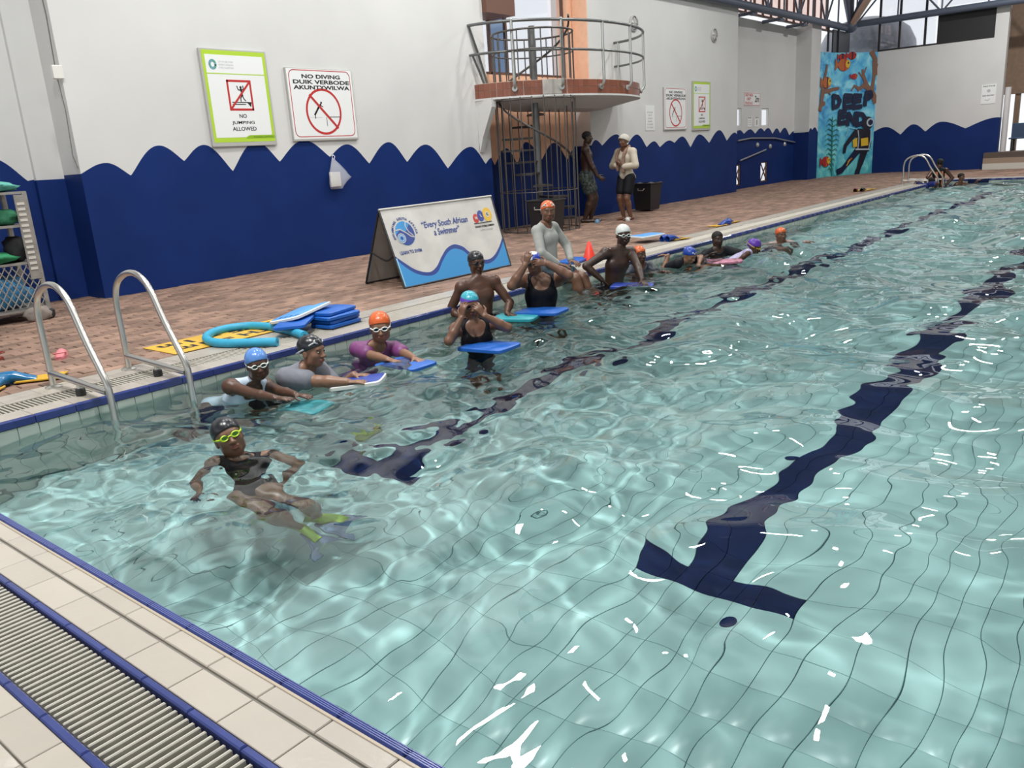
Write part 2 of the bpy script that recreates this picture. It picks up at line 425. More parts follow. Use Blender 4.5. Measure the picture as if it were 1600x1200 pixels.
# tank outside the corner glazing
tk = MB().lathe([(1.75,0),(1.75,4.1),(1.68,4.6),(1.45,5.05),(1.05,5.35),(.5,5.5),(.02,5.52)], 36)
o = tk.build('storage_tank', mat('grey_tank_shell', (.20,.21,.24), .4, var=.1), smooth=50); o.location = (34.0, 10.15, 0)
tag(o, 'large rounded grey tank outside the corner glazing', 'tank')

# roof: closed boarding, walls out of view
mb = MB()
mb.box((12.7, 1.2, 7.55), (39, 19.8, .1))
tag(mb.build('ceiling', ceilm), 'pale boarded ceiling of the pool hall', kind='structure')
mb = MB()
mb.box((12.7, -8.6, .6), (39, .25, 1.2)); mb.box((12.7, -8.6, 5.9), (39, .25, 3.3))
for x in range(-6, 15, 4): mb.box((x, -8.6, 3.5), (.35, .3, 7.0))
mb.box((24.2, -8.6, 3.7), (16.0, .25, 7.5))  # solid stretch added out of view to darken the far end
tag(mb.build('wall_right', white), 'glazed right wall with white posts, far part closed to dim the far end', kind='structure')
mb = MB()
mb.box((-6.3, 1.2, .6), (.25, 19.6, 1.2)); mb.box((-6.3, 1.2, 5.9), (.25, 19.6, 3.3))
for y in (-8, -4, 0, 4, 8): mb.box((-6.3, y, 3.5), (.3, .5, 7.0))
tag(mb.build('wall_back', white), 'glazed back wall of the hall with white posts', kind='structure')

# trusses at the eaves
def truss(name, label, p0, p1, up, n, skip=0):
    t = thing(name, label, 'roof truss', p0)
    d = Vector(p1)-Vector(p0)
    MB().tube([(0,0,0), d], .11, 10).build('bottom_chord', truss_p, t, smooth=60)
    MB().tube([(0,0,up), d+Vector((0,0,up))], .07, 8).build('top_chord', truss_p, t, smooth=60)
    for i in range(n):
        a = d*(i/n); b = d*((i+1)/n); U = Vector((0,0,up))
        MB().tube([a, a+U], .028, 6).build('web_post', truss_p, t)
        MB().tube([a, b+U] if i % 2 == 0 else [a+U, b], .03, 6).build('web_diagonal', truss_p, t)
    return t
truss('eaves_truss', 'grey-blue steel eaves truss along the left wall', (17.0,9.93,4.86), (31.25,9.93,4.92), 1.5, 12)
truss('eaves_truss', 'grey-blue steel eaves truss above the end wall windows', (31.25,9.7,5.02), (31.25,-5,5.05), 1.5, 11)
t = thing('corner_strut', 'fan of heavy roof struts meeting at the far corner of the trusses', 'roof struts', (31.1,9.85,4.95))
for q, r, m_ in (((-1.2,-.3,2.4),.09,truss_p),((-.5,-.15,2.5),.10,truss_p),((-.3,-1.1,2.3),.09,truss_p),((-2.4,-2.6,2.4),.11,mat('strut_sun_tint',(.52,.36,.27),.5)),((-2.2,-.25,2.1),.07,truss_p)):  # beige strut has warm sunlight put into its colour
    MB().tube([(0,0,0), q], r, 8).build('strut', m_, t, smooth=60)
MB().ell((0,0,0), (.24,.24,.2)).build('node', truss_p, t, smooth=True)
t = thing('truss_support', 'three steel brackets carrying the eaves truss over the recess', 'bracket', (25.3, WR, 4.76))
for x in (-2.0, 0, 1.9): MB().tube([(x, -.02, 0), (x, -.62, .02)], .05, 6).box((x, -.56, -.01), (.34,.16,.07)).build('bracket', truss_p, t)

# ------------------------------------------------------------------ deck of brown pavers
base = MB()
base.box((12.9, 8.66, -.16), (38.6, 5.16, .28)); base.box((28.9, -.6, -.16), (6.2, 13.3, .28))
deck = base.build('floor', joint); tag(deck, 'brown brick paved pool deck', kind='structure')
it = []
j = 0; y = 6.12
while y < 10.6:
    x = -3.0 + (.11 if j % 2 else 0)
    while x < EX:
        lim = W if (4.45 < x < 22.5 and not (NX0 < x < NX1)) else (NY if NX0 <= x <= NX1 else WR)
        if x < 27.0 or True:
            if y+.1 < lim + .06: it.append((x+.105, y+.05, 0.0+random.uniform(-.002,.002), .205, .10))
        x += .215
    y += .108; j += 1
for jj in range(46):
    y = 6.0 - jj*.25
    x = 26.35
    while x < EX: it.append((x+.12, y, -.001, .235, .24)); x += .245
pieces('brick', it, brickm, deck, h=.03, b=.005, ztw=.0025, limit=300)

# ------------------------------------------------------------------ pool edges
def slat_mesh(L):
    b = MB(); b.box((0,0,-.012), (.010, L, .024), b=.003); b.tube([(-.006,-L*.27,-.019),(.0225,-L*.27,-.019)], .0035, 6); b.tube([(-.006,L*.27,-.019),(.0225,L*.27,-.019)], .0035, 6); b.ell((.004,-L*.27,-.010),(.006,.006,.008),n=6,h=4); b.ell((.004,L*.27,-.010),(.006,.006,.008),n=6,h=4)
    me = bpy.data.meshes.new('slat'); me.from_pydata(b.v, [], b.f); me.materials.append(slatm); me.update(); return me
def grate(name, label, n, pos, rot, L, limit=300):
    g = thing(name, label, 'drain grate', pos(0))
    me = slat_mesh(L); inv = Matrix.Translation(-Vector(pos(0)))
    V = np.array([v.co[:] for v in me.vertices]); F = [p.vertices[:] for p in me.polygons]
    P = [Vector(pos(i)) for i in range(n)]
    order = sorted(range(n), key=lambda i: -vis(P[i])); mbr = MB()
    for rank, i in enumerate(order):
        T = Matrix.Translation(P[i]-P[0]) @ Matrix.Rotation(rot, 4, 'Z')
        if rank < limit and vis(P[i]): o = link('slat', me, g); o.matrix_local = T
        else: mbr.add([v.co for v in me.vertices], F, 0, T)
    if mbr.v: mbr.build('slat_run', slatm, g)['kind'] = 'stuff'
# near end (along Y)
mb = MB(); mb.box((-2.5, .9, -.27), (7.13, 16.4, .5)); mb.box((.715, .9, -.0605), (.225, 16.4, .003), 1)
ne = MB(); ne.box((-1.2, .9, -.10), (3.595, 16.4, .18)).box((.965, .9, -.10), (.228, 16.4, .18)).box((.715, .9, -.14), (.25, 16.4, .1), 1)
near = ne.build('near_pool_edge', [grout, darkgap]); tag(near, 'cream tiled pool edge in the foreground', kind='structure')
ys = [-3 + i*.245 for i in range(52)]
pieces('edge_tile', [(1.062, y, .0, .034, .241) for y in ys], navy_t, near, h=.05, b=.006)
for dx in (.004, .012, .020, .028): pass
gr = MB()
for x in (1.053, 1.059, 1.065, 1.071): gr.box((x, 3.2, .0008), (.0018, 12.4, .0016))
gr.build('tread_rib', mat('tread_rib_blue', (.13,.16,.40), .3), near)
pieces('cream_tile', [(1.008, y, .0, .070, .242) for y in ys], cream, near, h=.03, b=.003)
rib = MB()
for x in (1.036,): rib.box((x, 3.2, .001), (.010, 12.4, .004), b=.0015)
rib.build('lip_ridge', mat('cream_ridge', (.40,.34,.26), .4), near)
pieces('cream_tile', [(.9065, y, .0, .109, .242) for y in ys], cream, near, h=.03, b=.002)
pieces('blue_strip', [(.838, y+.1, .003, .022, .242) for y in ys], navy_t, near, h=.03, b=.004)
pieces('blue_strip', [(.596, y+.17, .003, .024, .242) for y in ys], navy_t, near, h=.03, b=.004)
pieces('cream_tile', [(.535, y+.02, .0, .094, .242) for y in ys], cream, near, h=.03, b=.002)
for k in range(6): pieces('cream_tile', [(.485-.123-k*.245, y+.02, .0, .241, .242) for y in ys], cream, near, h=.03, b=.002)
grate('drain_grate', 'wide pale slatted drain grate along the near pool edge', 300, lambda i: (.717, -2.4+i*.0288, -.004), PI/2, .206)
# left side (along X)
le = MB(); le.box((13.2, 5.505, -.10), (25.6, .19, .18)).box((13.2, 5.97, -.10), (25.6, .27, .18)).box((13.2, 5.715, -.14), (25.6, .24, .1), 1).box((26.02, -1, -.10), (.62, 12.8, .18))
left = le.build('left_pool_edge', [grout, darkgap]); tag(left, 'cream tiled pool edge along the left side', kind='structure')
xs = [1.2 + i*.245 for i in range(101)]
pieces('edge_tile', [(x, 5.397, .0, .241, .034) for x in xs], navy_t, left, h=.05, b=.008)
pieces('cream_tile', [(x, 5.506, .0, .242, .178) for x in xs], cream, left, h=.03, b=.002)
pieces('cream_tile', [(x, 5.90, .0, .242, .128) for x in xs], cream, left, h=.03, b=.002)
pieces('cream_tile', [(x, 6.035, .0, .242, .128) for x in xs], cream, left, h=.03, b=.002)
grate('drain_grate', 'slatted drain grate running past the pool ladder on the left side', 850, lambda i: (1.25+i*.0288, 5.715, -.004), 0, .222)
pieces('cream_tile', [(26.02+dx, 5.2-i*.245, .0, .20, .242) for i in range(50) for dx in (-.21, 0, .21)], cream, left, h=.03, b=.002)
pieces('edge_tile', [(25.71, 5.2-i*.245, .0, .034, .241) for i in range(50)], navy_t, left, h=.05, b=.008)

# ------------------------------------------------------------------ pool basin
mb = MB()
mb.box(((PX0+PX1)/2, (PY0+PY1)/2, ZF-.1), (PX1-PX0+.5, PY1-PY0+.5, .18))
mb.box(((PX0+PX1)/2, PY1+.11, -.6), (PX1-PX0+.4, .2, 1.06)); mb.box(((PX0+PX1)/2, PY0-.11, -.55), (PX1-PX0+.4, .2, 1.1))
mb.box((PX0-.11, (PY0+PY1)/2, -.6), (.2, PY1-PY0, 1.06)); mb.box((PX1+.11, (PY0+PY1)/2, -.6), (.2, PY1-PY0, 1.06))
basin = wet(mb.build('pool_basin', pgrout)); tag(basin, 'tiled swimming pool basin under the water', kind='structure')
# wall tiles 0.12 x 0.24, three rows, upright
items = []
x = PX0+.07
while x < PX1-.06:
    for r in range(4): items.append((x, PY1+.004, -.175-.245*r, .119, .241))
    x += .123
pieces('wall_tile', items, wtile, basin, h=.012, b=.0015, axes=((1,0,0),(0,0,1)), wetq=True, limit=200)
items = []
y = PY1-.07
while y > PY0+.05:
    for r in range(4): items.append((PX1-.004, y, -.175-.245*r, .119, .241))
    y -= .123
pieces('wall_tile', items, wtile, basin, h=.012, b=.0015, axes=((0,-1,0),(0,0,1)), wetq=True, limit=60)
# floor tiles 0.24 x 0.115; lane lines are tiles of another colour
fi, li = [], []
def lane(x, y):
    for yc in (3.83, 1.47, -.95, -3.35, -5.7):
        if abs(y-yc) < .125 and 3.05 < x < 23.7: return True
        if abs(y-yc) < .37 and (3.05 < x < 3.30 or 23.4 < x < 23.7): return True
    return False
y = PY1-.06; j = 0
while y > PY0:
    x = PX0+.12 + (0 if j % 2 else 0)
    while x < PX1:
        (li if lane(x, y) else fi).append((x, y, ZF+.002, .2412, .1178)); x += .2425
    y -= .1205; j += 1
pieces('floor_tile', fi, ptile, basin, h=.012, b=.0012, wetq=True)
pieces('lane_line_tile', li, lane_t, basin, h=.012, b=.0012, wetq=True)
for x, y in ((2.84,1.22),(4.60,1.68)):
    o = wet(MB().lathe([(.05,0),(.05,.01),(.03,.014)], 16).build('floor_inlet', lane_t, basin)); o.location = (x, y, ZF+.003)
MB().box((PX1-.02, 4.55, -.06), (.03, .5, .10)).build('end_target', lane_t, basin)

# ------------------------------------------------------------------ water
def axis(a, b, segs):
    out = [a]
    while out[-1] < b:
        st = next(s for lim, s in segs if out[-1] < lim); out.append(out[-1]+st)
    out[-1] = b; return np.array(out)
gx = axis(PX0+.002, PX1-.002, [(7,.02),(11,.035),(40,.06)]); gy = -axis(-PY1+.002, -PY0-.002, [(-2.5,.02),(0.5,.026),(40,.09)])
X, Y = np.meshgrid(gx, gy, indexing='ij')
def waves(X, Y):
    r = np.random.default_rng(11); Z = np.zeros_like(X)
    wx = X + .22*np.sin(.9*Y+.4) + .12*np.sin(1.7*X+.6*Y); wy = Y + .22*np.sin(.8*X+1.3) + .12*np.sin(1.3*Y-1.1*X)
    rough = 1/(1+np.exp(-(Y-2.4)/.5)) * 1/(1+np.exp((X-13)/2)) * (.55+.45/(1+np.exp(-(X-3.0)/.35)))          # churned strip where the children swim
    stir = np.exp(-((X-2.15)**2+(Y-3.5)**2)/.28) + .8*np.exp(-((X-3.5)**2+(Y-4.5)**2)/.5) + .8*np.exp(-((X-4.7)**2+(Y-4.1)**2)/.4) + .7*np.exp(-((X-6.4)**2+(Y-4.7)**2)/1.0) + .6*np.exp(-((X-9)**2/6+(Y-4.6)**2)/.5)
    calm = .88+.24/(1+np.exp(-(X-5.0)/.9))+.25/(1+np.exp(-(X-9)/1.5))+.12*rough
    for i in range(70):
        L = math.exp(r.uniform(math.log(.16), math.log(1.9))); th = r.normal(1.1, .95); k = 2*PI/L
        amp = .0021*(L/.6)**1.25
        g = amp*np.sin(k*(wx*math.cos(th)+wy*math.sin(th))+r.uniform(0,6.28))
        g *= calm if L > .45 else (.55+1.05*rough)*np.maximum(calm, .8)
        Z += g
    for i in range(26):
        L = math.exp(r.uniform(math.log(.07), math.log(.16))); th = r.uniform(0,6.28); k = 2*PI/L
        Z += rough*.00042*(L/.1)**1.1*np.sin(k*(wx*math.cos(th)+wy*math.sin(th))+r.uniform(0,6.28))*(.4+.6*np.sin(2.1*X+1.7*Y+i))
    for i in range(30):                                          # chop stirred up around the nearest swimmer and the row of children
        L = math.exp(r.uniform(math.log(.09), math.log(.30))); th = r.uniform(0,6.28); k = 2*PI/L
        Z += stir*.0017*(L/.2)**1.15*np.sin(k*(wx*math.cos(th)+wy*math.sin(th))+r.uniform(0,6.28))
    return Z
Zs = ZW + waves(X, Y)
def water_z(x, y):
    return float(Zs[np.abs(gx-x).argmin(), np.abs(gy-y).argmin()])
nx, ny = X.shape; idx = np.arange(nx*ny).reshape(nx, ny)
F = np.stack([idx[:-1,1:], idx[1:,1:], idx[1:,:-1], idx[:-1,:-1]], -1).reshape(-1, 4)
wm = bpy.data.materials.new('pool_water'); wm.use_nodes = True; b_ = wm.node_tree.nodes['Principled BSDF']
b_.inputs['Transmission Weight'].default_value = 1; b_.inputs['Roughness'].default_value = 0; b_.inputs['IOR'].default_value = 1.33
b_.inputs['Base Color'].default_value = (.80,.93,.92,1)
wo = link('pool_water', quads_mesh('pool_water', np.stack([X, Y, Zs], -1).reshape(-1, 3), F, wm, True))
tag(wo, 'rippled clear pool water', kind='structure'); wo.cycles.is_caustics_caster = True

# lamps added out of view for glints, caustics and brighter walls
for i, (x, y, e) in enumerate(((1.9,3.6,2.2),(4.6,.6,.6),(.6,-1.6,.22),(8.8,2.6,.40),(12.6,3.2,.5),(16.0,2.4,.45),(20.0,2.6,.6),(27.4,3.6,2.2),(4.0,7.2,.45),(7.2,7.8,.75),(10.6,7.6,.85),(14.0,6.6,.75),(18.5,7.0,.7),(0.0,5.2,1.0))):
    t = thing('added_lamp', 'added round lamp out of view above the pool hall', 'lamp', (x, y, 7.5), 0, 'added lamps')
    MB().lathe([(.04,0),(.06,-.12),(.16,-.2),(.30,-.42)], 24, caps=False).build('reflector', steel, t, smooth=60)
    lamp_light(x, y, LSIZE, LSIZE, LAMPW*e, 7.04)
# ================================================================== SIGNS
sgrey = mat('sign_edge_grey', (.42,.42,.40), .4); swhite = mat('sign_white', (.78,.80,.80), .3)
slime = mat('sign_lime_green', (.42,.62,.05), .35); slime2 = mat('sign_deep_lime', (.26,.47,.02), .35)
sred = mat('sign_red', (.48,.03,.03), .4); sblack = mat('sign_black', (.015,.015,.015), .4)
sgreen = mat('logo_green', (.10,.32,.24), .4); stext = mat('faded_grey_print', (.45,.46,.47), .5)
def stroke(mb, pts, w, z, T, mi=0, closed=False):
    P = [Vector((p[0], p[1])) for p in pts]; n = len(P)
    for i in range(n if closed else n-1):
        a, b = P[i], P[(i+1) % n]; d = (b-a)
        if d.length < 1e-6: continue
        d.normalize(); q = Vector((-d.y, d.x))*w/2; e = d*w*.35
        mb.prism([a-q-e, b-q+e, b+q+e, a+q-e], z, z+.0012, mi, T)
def ring(mb, c, rx, ry, w, z, T, mi=0, n=40):
    vs = []; fs = []
    for k in range(n):
        a = 2*PI*k/n
        for r in (0, w): vs.append((c[0]+(rx-r)*math.cos(a), c[1]+(ry-r)*math.sin(a), z))
    for k in range(n): j = (k+1) % n; fs.append((2*k, 2*j, 2*j+1, 2*k+1))
    mb.add(vs, [tuple(reversed(f)) for f in fs], mi, T)
def disc(mb, c, rx, ry, z, T, mi=0, n=28, t=.001):
    mb.prism([(c[0]+rx*math.cos(2*PI*k/n), c[1]+ry*math.sin(2*PI*k/n)) for k in range(n)], z, z+t, mi, T)
def at2(T, x, y, z=0): return T @ Matrix.Translation((x, y, z))
def local(T, o): # matrix in the frame of a root that is only translated
    return Matrix.Translation(-Vector(o.location)) @ T
def no_jumping(x, z, w, h, label, grp='no jumping signs on the left wall'):
    t = thing('sign', label, 'sign', (x, W, z), 0, grp)
    T = frame((0,-.035,0), (1,0,0), (0,0,1))
    MB().box((w/2, -.018, h/2), (w, .034, h), b=.006).build('sign_board', sgrey, t)
    m = MB(); m.prism([(.03,.055),(w-.02,.055),(w-.02,h-.02),(.03,h-.02)], 0, .0012, 0, T)
    m.prism([(.07,.115),(.52,.115),(.57,.14),(w-.065,.14),(w-.065,h-.075),(.07,h-.075)], .0012, .0024, 1, T)
    m.build('green_border', [slime, swhite], t)
    m = MB(); stroke(m, [(.07,h*.75),(w-.065,h*.75)], .012, .0026, T)
    m.build("green_rule", slime, t)
    MB().prism([(.52,.10),(w-.02,.10),(w-.02,.135),(.56,.135)], .0026, .0034, 0, T).build('footer_strip', slime2, t)
    m = MB()
    for k in range(16):
        a = 2*PI*k/16; disc(m, (.17+.042*math.cos(a), h*.84+.048*math.sin(a)), .017, .018, .0026+.0002*(k%3), T, k % 2, 10)
    m.build('round_emblem', [sgreen, mat('emblem_blue', (.16,.34,.44), .4)], t)
    for k, s in enumerate(('CITY OF CAPE TOWN', 'ISIXEKO SASEKAPA', 'STAD KAAPSTAD')): text(s, at2(T, .255, h*.868-.036*k, .0026), .03, stext, t, w=.22*w, h=.022, align='LEFT')
    bx0, bx1, by0, by1 = .345*w, .69*w, h*.385, h*.68
    m = MB(); stroke(m, [(bx0,by0),(bx1,by0),(bx1,by1),(bx0,by1)], .028, .0026, T, 0, True); m.build('prohibition_frame', sred, t)
    m = MB(); cx = (bx0+bx1)/2; cy = (by0+by1)/2
    disc(m, (cx+.02, cy+.10), .016, .018, .0028, T)
    stroke(m, [(cx+.02,cy+.08),(cx+.03,cy+.0)], .024, .0028, T); stroke(m, [(cx-.035,cy+.115),(cx-.02,cy+.07),(cx+.02,cy+.065),(cx+.06,cy+.08),(cx+.055,cy+.12)], .013, .0028, T)
    stroke(m, [(cx+.03,cy),(cx+.045,cy-.04),(cx+.07,cy-.07)], .013, .0028, T); stroke(m, [(cx+.025,cy),(cx+.0,cy-.04),(cx-.0,cy-.075)], .013, .0028, T)
    stroke(m, [(bx0+.04,cy-.09),(bx1-.06,cy-.09)], .012, .0028, T); stroke(m, [(bx0+.04,cy-.115),(bx1-.11,cy-.115)], .012, .0028, T)
    m.prism([(bx1-.09,cy-.085),(bx1-.03,cy-.15),(bx1-.015,cy-.085)], .0028, .004, 0, T); m.build('jumper_pictogram', sblack, t)
    m = MB(); stroke(m, [(bx0,by0),(bx1,by1)], .026, .0044, T); m.build('prohibition_bar', sred, t)
    for k, s in enumerate(('NO', 'JUMPING', 'ALLOWED')): text(s, at2(T, .515*w, h*.315-.082*k, .0026), .06, sblack, t, w=(.113,.35,.37)[k]*w, h=.052, bold=.0012)
    text('Recreation and Parks', at2(T, .79*w, .1175, .0036), .02, mat('print_dark_green', (.05,.12,.02), .5), t, w=.3*w, h=.02)
    return t
def no_diving(x, z, w, h, label, grp='no diving signs on the left wall'):
    t = thing('sign', label, 'sign', (x, W, z), 0, grp)
    T = frame((0,-.035,0), (1,0,0), (0,0,1))
    MB().box((w/2, -.018, h/2), (w, .034, h), b=.005).build('sign_board', sgrey, t)
    MB().prism([(.015,.03),(w-.012,.03),(w-.012,h-.012),(.015,h-.012)], 0, .0012, 0, T).build('white_face', swhite, t)
    a = []
    for cx, cy, s in ((w-.13,.14,-90),(w-.13,h-.11,0),(.13,h-.11,90),(.13,.14,180)):
        for k in range(5): q = math.radians(s+22.5*k); a.append((cx+.08*math.cos(q), cy+.08*math.sin(q)))
    m = MB(); stroke(m, a, .011, .0015, T, 0, True); m.build('red_outline', sred, t)
    for k, (s, ww) in enumerate((('NO DIVING',.58),('DUIK VERBODE',.85),('AKUNTYWILWA',.85))): text(s, at2(T, .515*w, h*(.885-.075*k), .0016), .06, sblack, t, w=ww*w, h=.056*h, bold=.002)
    cx, cy, R = .50*w, .405*h, .325*h
    m = MB(); ring(m, (cx,cy), R, R, .034, .0020, T); m.build('prohibition_ring', sred, t)
    m = MB(); stroke(m, [(cx-.17,cy-.04),(cx-.10,cy+.05),(cx-.05,cy+.10)], .028, .0018, T); disc(m, (cx-.035,cy+.125), .016, .016, .0018, T); stroke(m, [(cx-.07,cy+.09),(cx-.01,cy+.07)], .012, .0018, T)
    stroke(m, [(cx-.17,cy-.03),(cx-.165,cy-.09)], .014, .0018, T)
    stroke(m, [(cx+.07,cy-.075),(cx+R-.04,cy-.075)], .009, .0018, T); stroke(m, [(cx+.035,cy-.08),(cx+.035,cy-.20)], .008, .0018, T); m.build('diver_pictogram', sblack, t)
    m = MB(); stroke(m, [(cx-R+.04,cy-.08),(cx-.04,cy-.08)], .004, .0018, T); m.build('waterline', stext, t)
    m = MB(); d = R*.70; stroke(m, [(cx-d,cy+d),(cx+d,cy-d)], .034, .0030, T); m.build('prohibition_bar', sred, t)
    return t
no_jumping(6.19, 1.715, 1.0, 1.225, 'large green-bordered NO JUMPING sign nearest the camera, left of the NO DIVING sign')
no_diving(7.48, 1.755, 1.2, 1.0, 'large NO DIVING sign beside the green-bordered sign, nearest the camera')
no_diving(18.28, 1.74, 1.16, .99, 'distant NO DIVING sign right of the diving platform')
no_jumping(19.75, 1.71, 1.0, 1.2, 'distant green-bordered NO JUMPING sign right of the diving platform')
def notice(label, T, w, h, lines, loc, cat='notice', m_=swhite, size=.05):
    t = thing('notice', label, cat, loc); T = local(T, t)
    MB().prism([(0,0),(w,0),(w,h),(0,h)], -.008, 0, 0, T).build('sheet', m_, t)
    for (s, u, v, ww, hh, mm) in lines: text(s, at2(T, u*w, v*h, .0005), size, mm, t, w=ww*w, h=hh*h, bold=.001)
    return t
T = frame((17.44, W-.012, 1.75), (1,0,0), (0,0,1))
notice('tall pale paper notice on the wall right of the platform', T, .42, .56, [('PLEASE',.5,.72,.6,.07,stext),('NOTE',.5,.60,.4,.07,stext),('DIVING',.5,.48,.55,.07,stext),('BOARDS',.5,.36,.5,.07,stext),('CLOSED',.5,.24,.7,.07,stext),('TO PUBLIC',.5,.12,.7,.07,stext)], (17.44, W, 1.75))
T = frame((24.1, WR-.012, 2.38), (1,0,0), (0,0,1))
n = notice('red and black depth sign reading 2m on the recess wall', T, 1.16, .39, [('DEEP AREA',.30,.78,.48,.2,sred),('DIEP',.28,.5,.26,.2,sred),('ENZULU',.30,.2,.46,.2,sred),('2m',.80,.5,.26,.48,sblack)], (24.1, WR, 2.38), 'sign')
m = MB(); stroke(m, [(.02,.02),(1.14,.02),(1.14,.37),(.02,.37)], .012, .0006, local(T, n), 0, True); m.build('red_outline', sred, n)
T = frame((24.35, WR-.012, 1.78), (1,0,0), (0,0,1))
n = notice('left white sheet of the pair between the slit windows', T, .32, .30, [('RULES',.5,.88,.7,.14,sblack),('No running',.5,.6,.7,.08,stext),('No pushing',.5,.42,.7,.08,stext),('No diving',.5,.24,.7,.08,stext)], (24.35, WR, 1.78))
T = frame((24.88, WR-.012, 1.78), (1,0,0), (0,0,1))
n = notice('right white sheet of the pair, with a large figure 1, between the slit windows', T, .34, .30, [('DEPTH',.5,.88,.7,.14,sblack),('1',.5,.4,.12,.5,sblack)], (24.88, WR, 1.78))
T = frame((EX-.012, 5.72, 2.06), (0,-1,0), (0,0,1))
n = notice('pale notice with a small emblem near the right end of the far wall', T, .42, .60, [('NOTICE',.5,.9,.8,.07,sblack),('NO ENTRY',.5,.42,.8,.07,sblack)], (EX, 5.72, 2.06))
m = MB(); Tn = local(T, n); disc(m, (.21,.40), .05, .05, .0006, Tn); stroke(m, [(.12,.13),(.2,.10),(.26,.15)], .02, .0006, Tn); m.build('emblem', stext, n)
for x, z, lab in ((16.98,4.03,'round wall vent partly behind the platform railing'), (20.99,4.05,'round wall vent high on the wall above the distant signs')):
    t = thing('wall_vent', lab, 'vent', (x, W, z), 0, 'round vents on the left wall')
    Tv = frame((0,0,0), (1,0,0), (0,0,1))
    MB().lathe([(.17,0),(.17,.03),(.15,.05),(.14,.03)], 24, 0, Tv, caps=False).build('rim', mat('vent_grey', (.45,.45,.44), .5), t, smooth=40)
    MB().lathe([(.142,.028),(.06,.045),(.001,.05)], 24, 0, Tv).build('dome', mat('vent_glass', (.55,.55,.54), .3), t, smooth=True)
    m = MB()
    for k in range(3): a = k*PI/3; m.tube([(.14*math.cos(a), -.05, .14*math.sin(a)), (-.14*math.cos(a), -.05, -.14*math.sin(a))], .008, 5)
    m.build('guard_bar', sgrey, t)
# junction box and cable on the left corner
t = thing('junction_box', 'small white electrical box with cable running up the wall corner', 'electrical box', (4.40, W+.02, 2.58))
MB().box((0,-.045,0), (.11,.05,.15), b=.01).build('box', mat('box_plastic', (.70,.69,.65), .4), t)
MB().tube([(.0,-.02,.07),(.015,-.02,.6),(-.01,-.02,1.2),(.01,-.02,1.9),(0,-.02,3.0)], .007, 6).build('cable', mat('dark_cable', (.12,.11,.10), .6), t)
MB().tube([(.0,-.02,-.07),(.02,-.02,-.4),(.0,-.02,-.9),(.03,-.02,-1.05)], .006, 6).build('cable', mat('dark_cable_low', (.16,.15,.14), .6), t)
# plastic bag
t = thing('plastic_bag', 'clear plastic carrier bag with papers hanging on the blue wall', 'bag', (8.16, W-.02, 1.51))
bagm = mat('clear_plastic', (.74,.78,.86), .2, alpha=.30)
rows = [(-.01,.012,.015,.01),(-.10,.06,.10,.04),(-.20,.10,.20,.06),(-.30,.13,.28,.075),(-.36,.145,.18,.08),(-.42,.13,.13,.07),(-.46,.10,.11,.05)]
V = []; 
for z, l, r, d in rows:
    for k in range(14):
        a = 2*PI*k/14; c, s_ = math.cos(a), math.sin(a); wob = 1+.10*math.sin(5*a+z*30)
        V.append(((r if c > 0 else l)*c*wob-.02, -d*.6+d*.6*s_*wob-.005, z))
Fq = [(i*14+k, i*14+(k+1)%14, (i+1)*14+(k+1)%14, (i+1)*14+k) for i in range(len(rows)-1) for k in range(14)] + [tuple((len(rows)-1)*14+k for k in range(14))]
MB().add(V, Fq).build('bag_film', bagm, t, smooth=True)
MB().box((-.04,-.045,-.32), (.19,.03,.21), b=.004).build('papers', mat('paper_stack', (.66,.64,.58), .7), t)
MB().tube([(-.02,-.01,-.02),(-.03,-.02,.02),(0,-.01,.035),(.02,-.02,.01),(.0,-.02,-.03)], .006, 6).build('handle_knot', mat('bag_handle', (.75,.78,.82), .3), t)

# ================================================================== DIVING PLATFORM
def ell(a, b, n, a0=0, a1=PI): return [(13.8+a*math.cos(a0+(a1-a0)*k/n), 10.08-b*math.sin(a0+(a1-a0)*k/n)) for k in range(n+1)]
t = thing('diving_platform', 'half-round diving platform with red-brown tiled rim and steel railing', 'diving platform', (13.8, 10.08, 0))
PT = Matrix.Translation((-13.8,-10.08,0))
o1 = list(reversed(ell(2.28,1.48,48))); MB().prism([(x,y) for x,y in o1], 2.37, 2.62, 0, PT).build('slab', tgrout, t)
MB().prism(list(reversed(ell(2.30,1.50,48))), 2.34, 2.372, 0, PT).build('soffit', white, t)
un = MB(); A1 = ell(2.28,1.48,40); B1 = ell(1.2,.9,40)
un.add([(x,y,2.34) for x,y in A1]+[(x,y,2.16) for x,y in B1], [(i,41+i,42+i,i+1) for i in range(40)]+[tuple(range(41,82))], 0, PT); un.build('underside_taper', white, t, smooth=40)
# tiles of the rim, two rows
tl = ell(2.28,1.48,400); acc = 0; nxt = .055; placed = []
for p, q in zip(tl, tl[1:]):
    acc += math.dist(p, q)
    if acc >= nxt: placed.append(((p[0]+q[0])/2, (p[1]+q[1])/2, math.atan2(q[1]-p[1], q[0]-p[0]))); nxt += .118
for z in (2.432, 2.555):
    me = tile_mesh('rim_tile', .112, .117, .012, .002, tower_t)
    for x, y, a in placed:
        if abs(x-12.30) < .15 and y < 9.6: continue
        nn = Vector((math.sin(a), -math.cos(a), 0)); nn = -nn if nn.dot(Vector((x-13.8, y-10.08, 0))) < 0 else nn
        Tq = frame((x-13.8+nn.x*.008, y-10.08+nn.y*.008, z), Vector((0,0,1)).cross(nn), (0,0,1)); o = link('rim_tile', me, t); o.matrix_local = Tq
a = math.acos((12.30-13.8)/2.28); c_ = (12.30, 10.08-1.48*math.sin(a)); dv = Vector((-2.28*math.sin(a), -1.48*math.cos(a), 0)).normalized(); nn = Vector((dv.y, -dv.x, 0)); nn = nn if nn.y < 0 else -nn
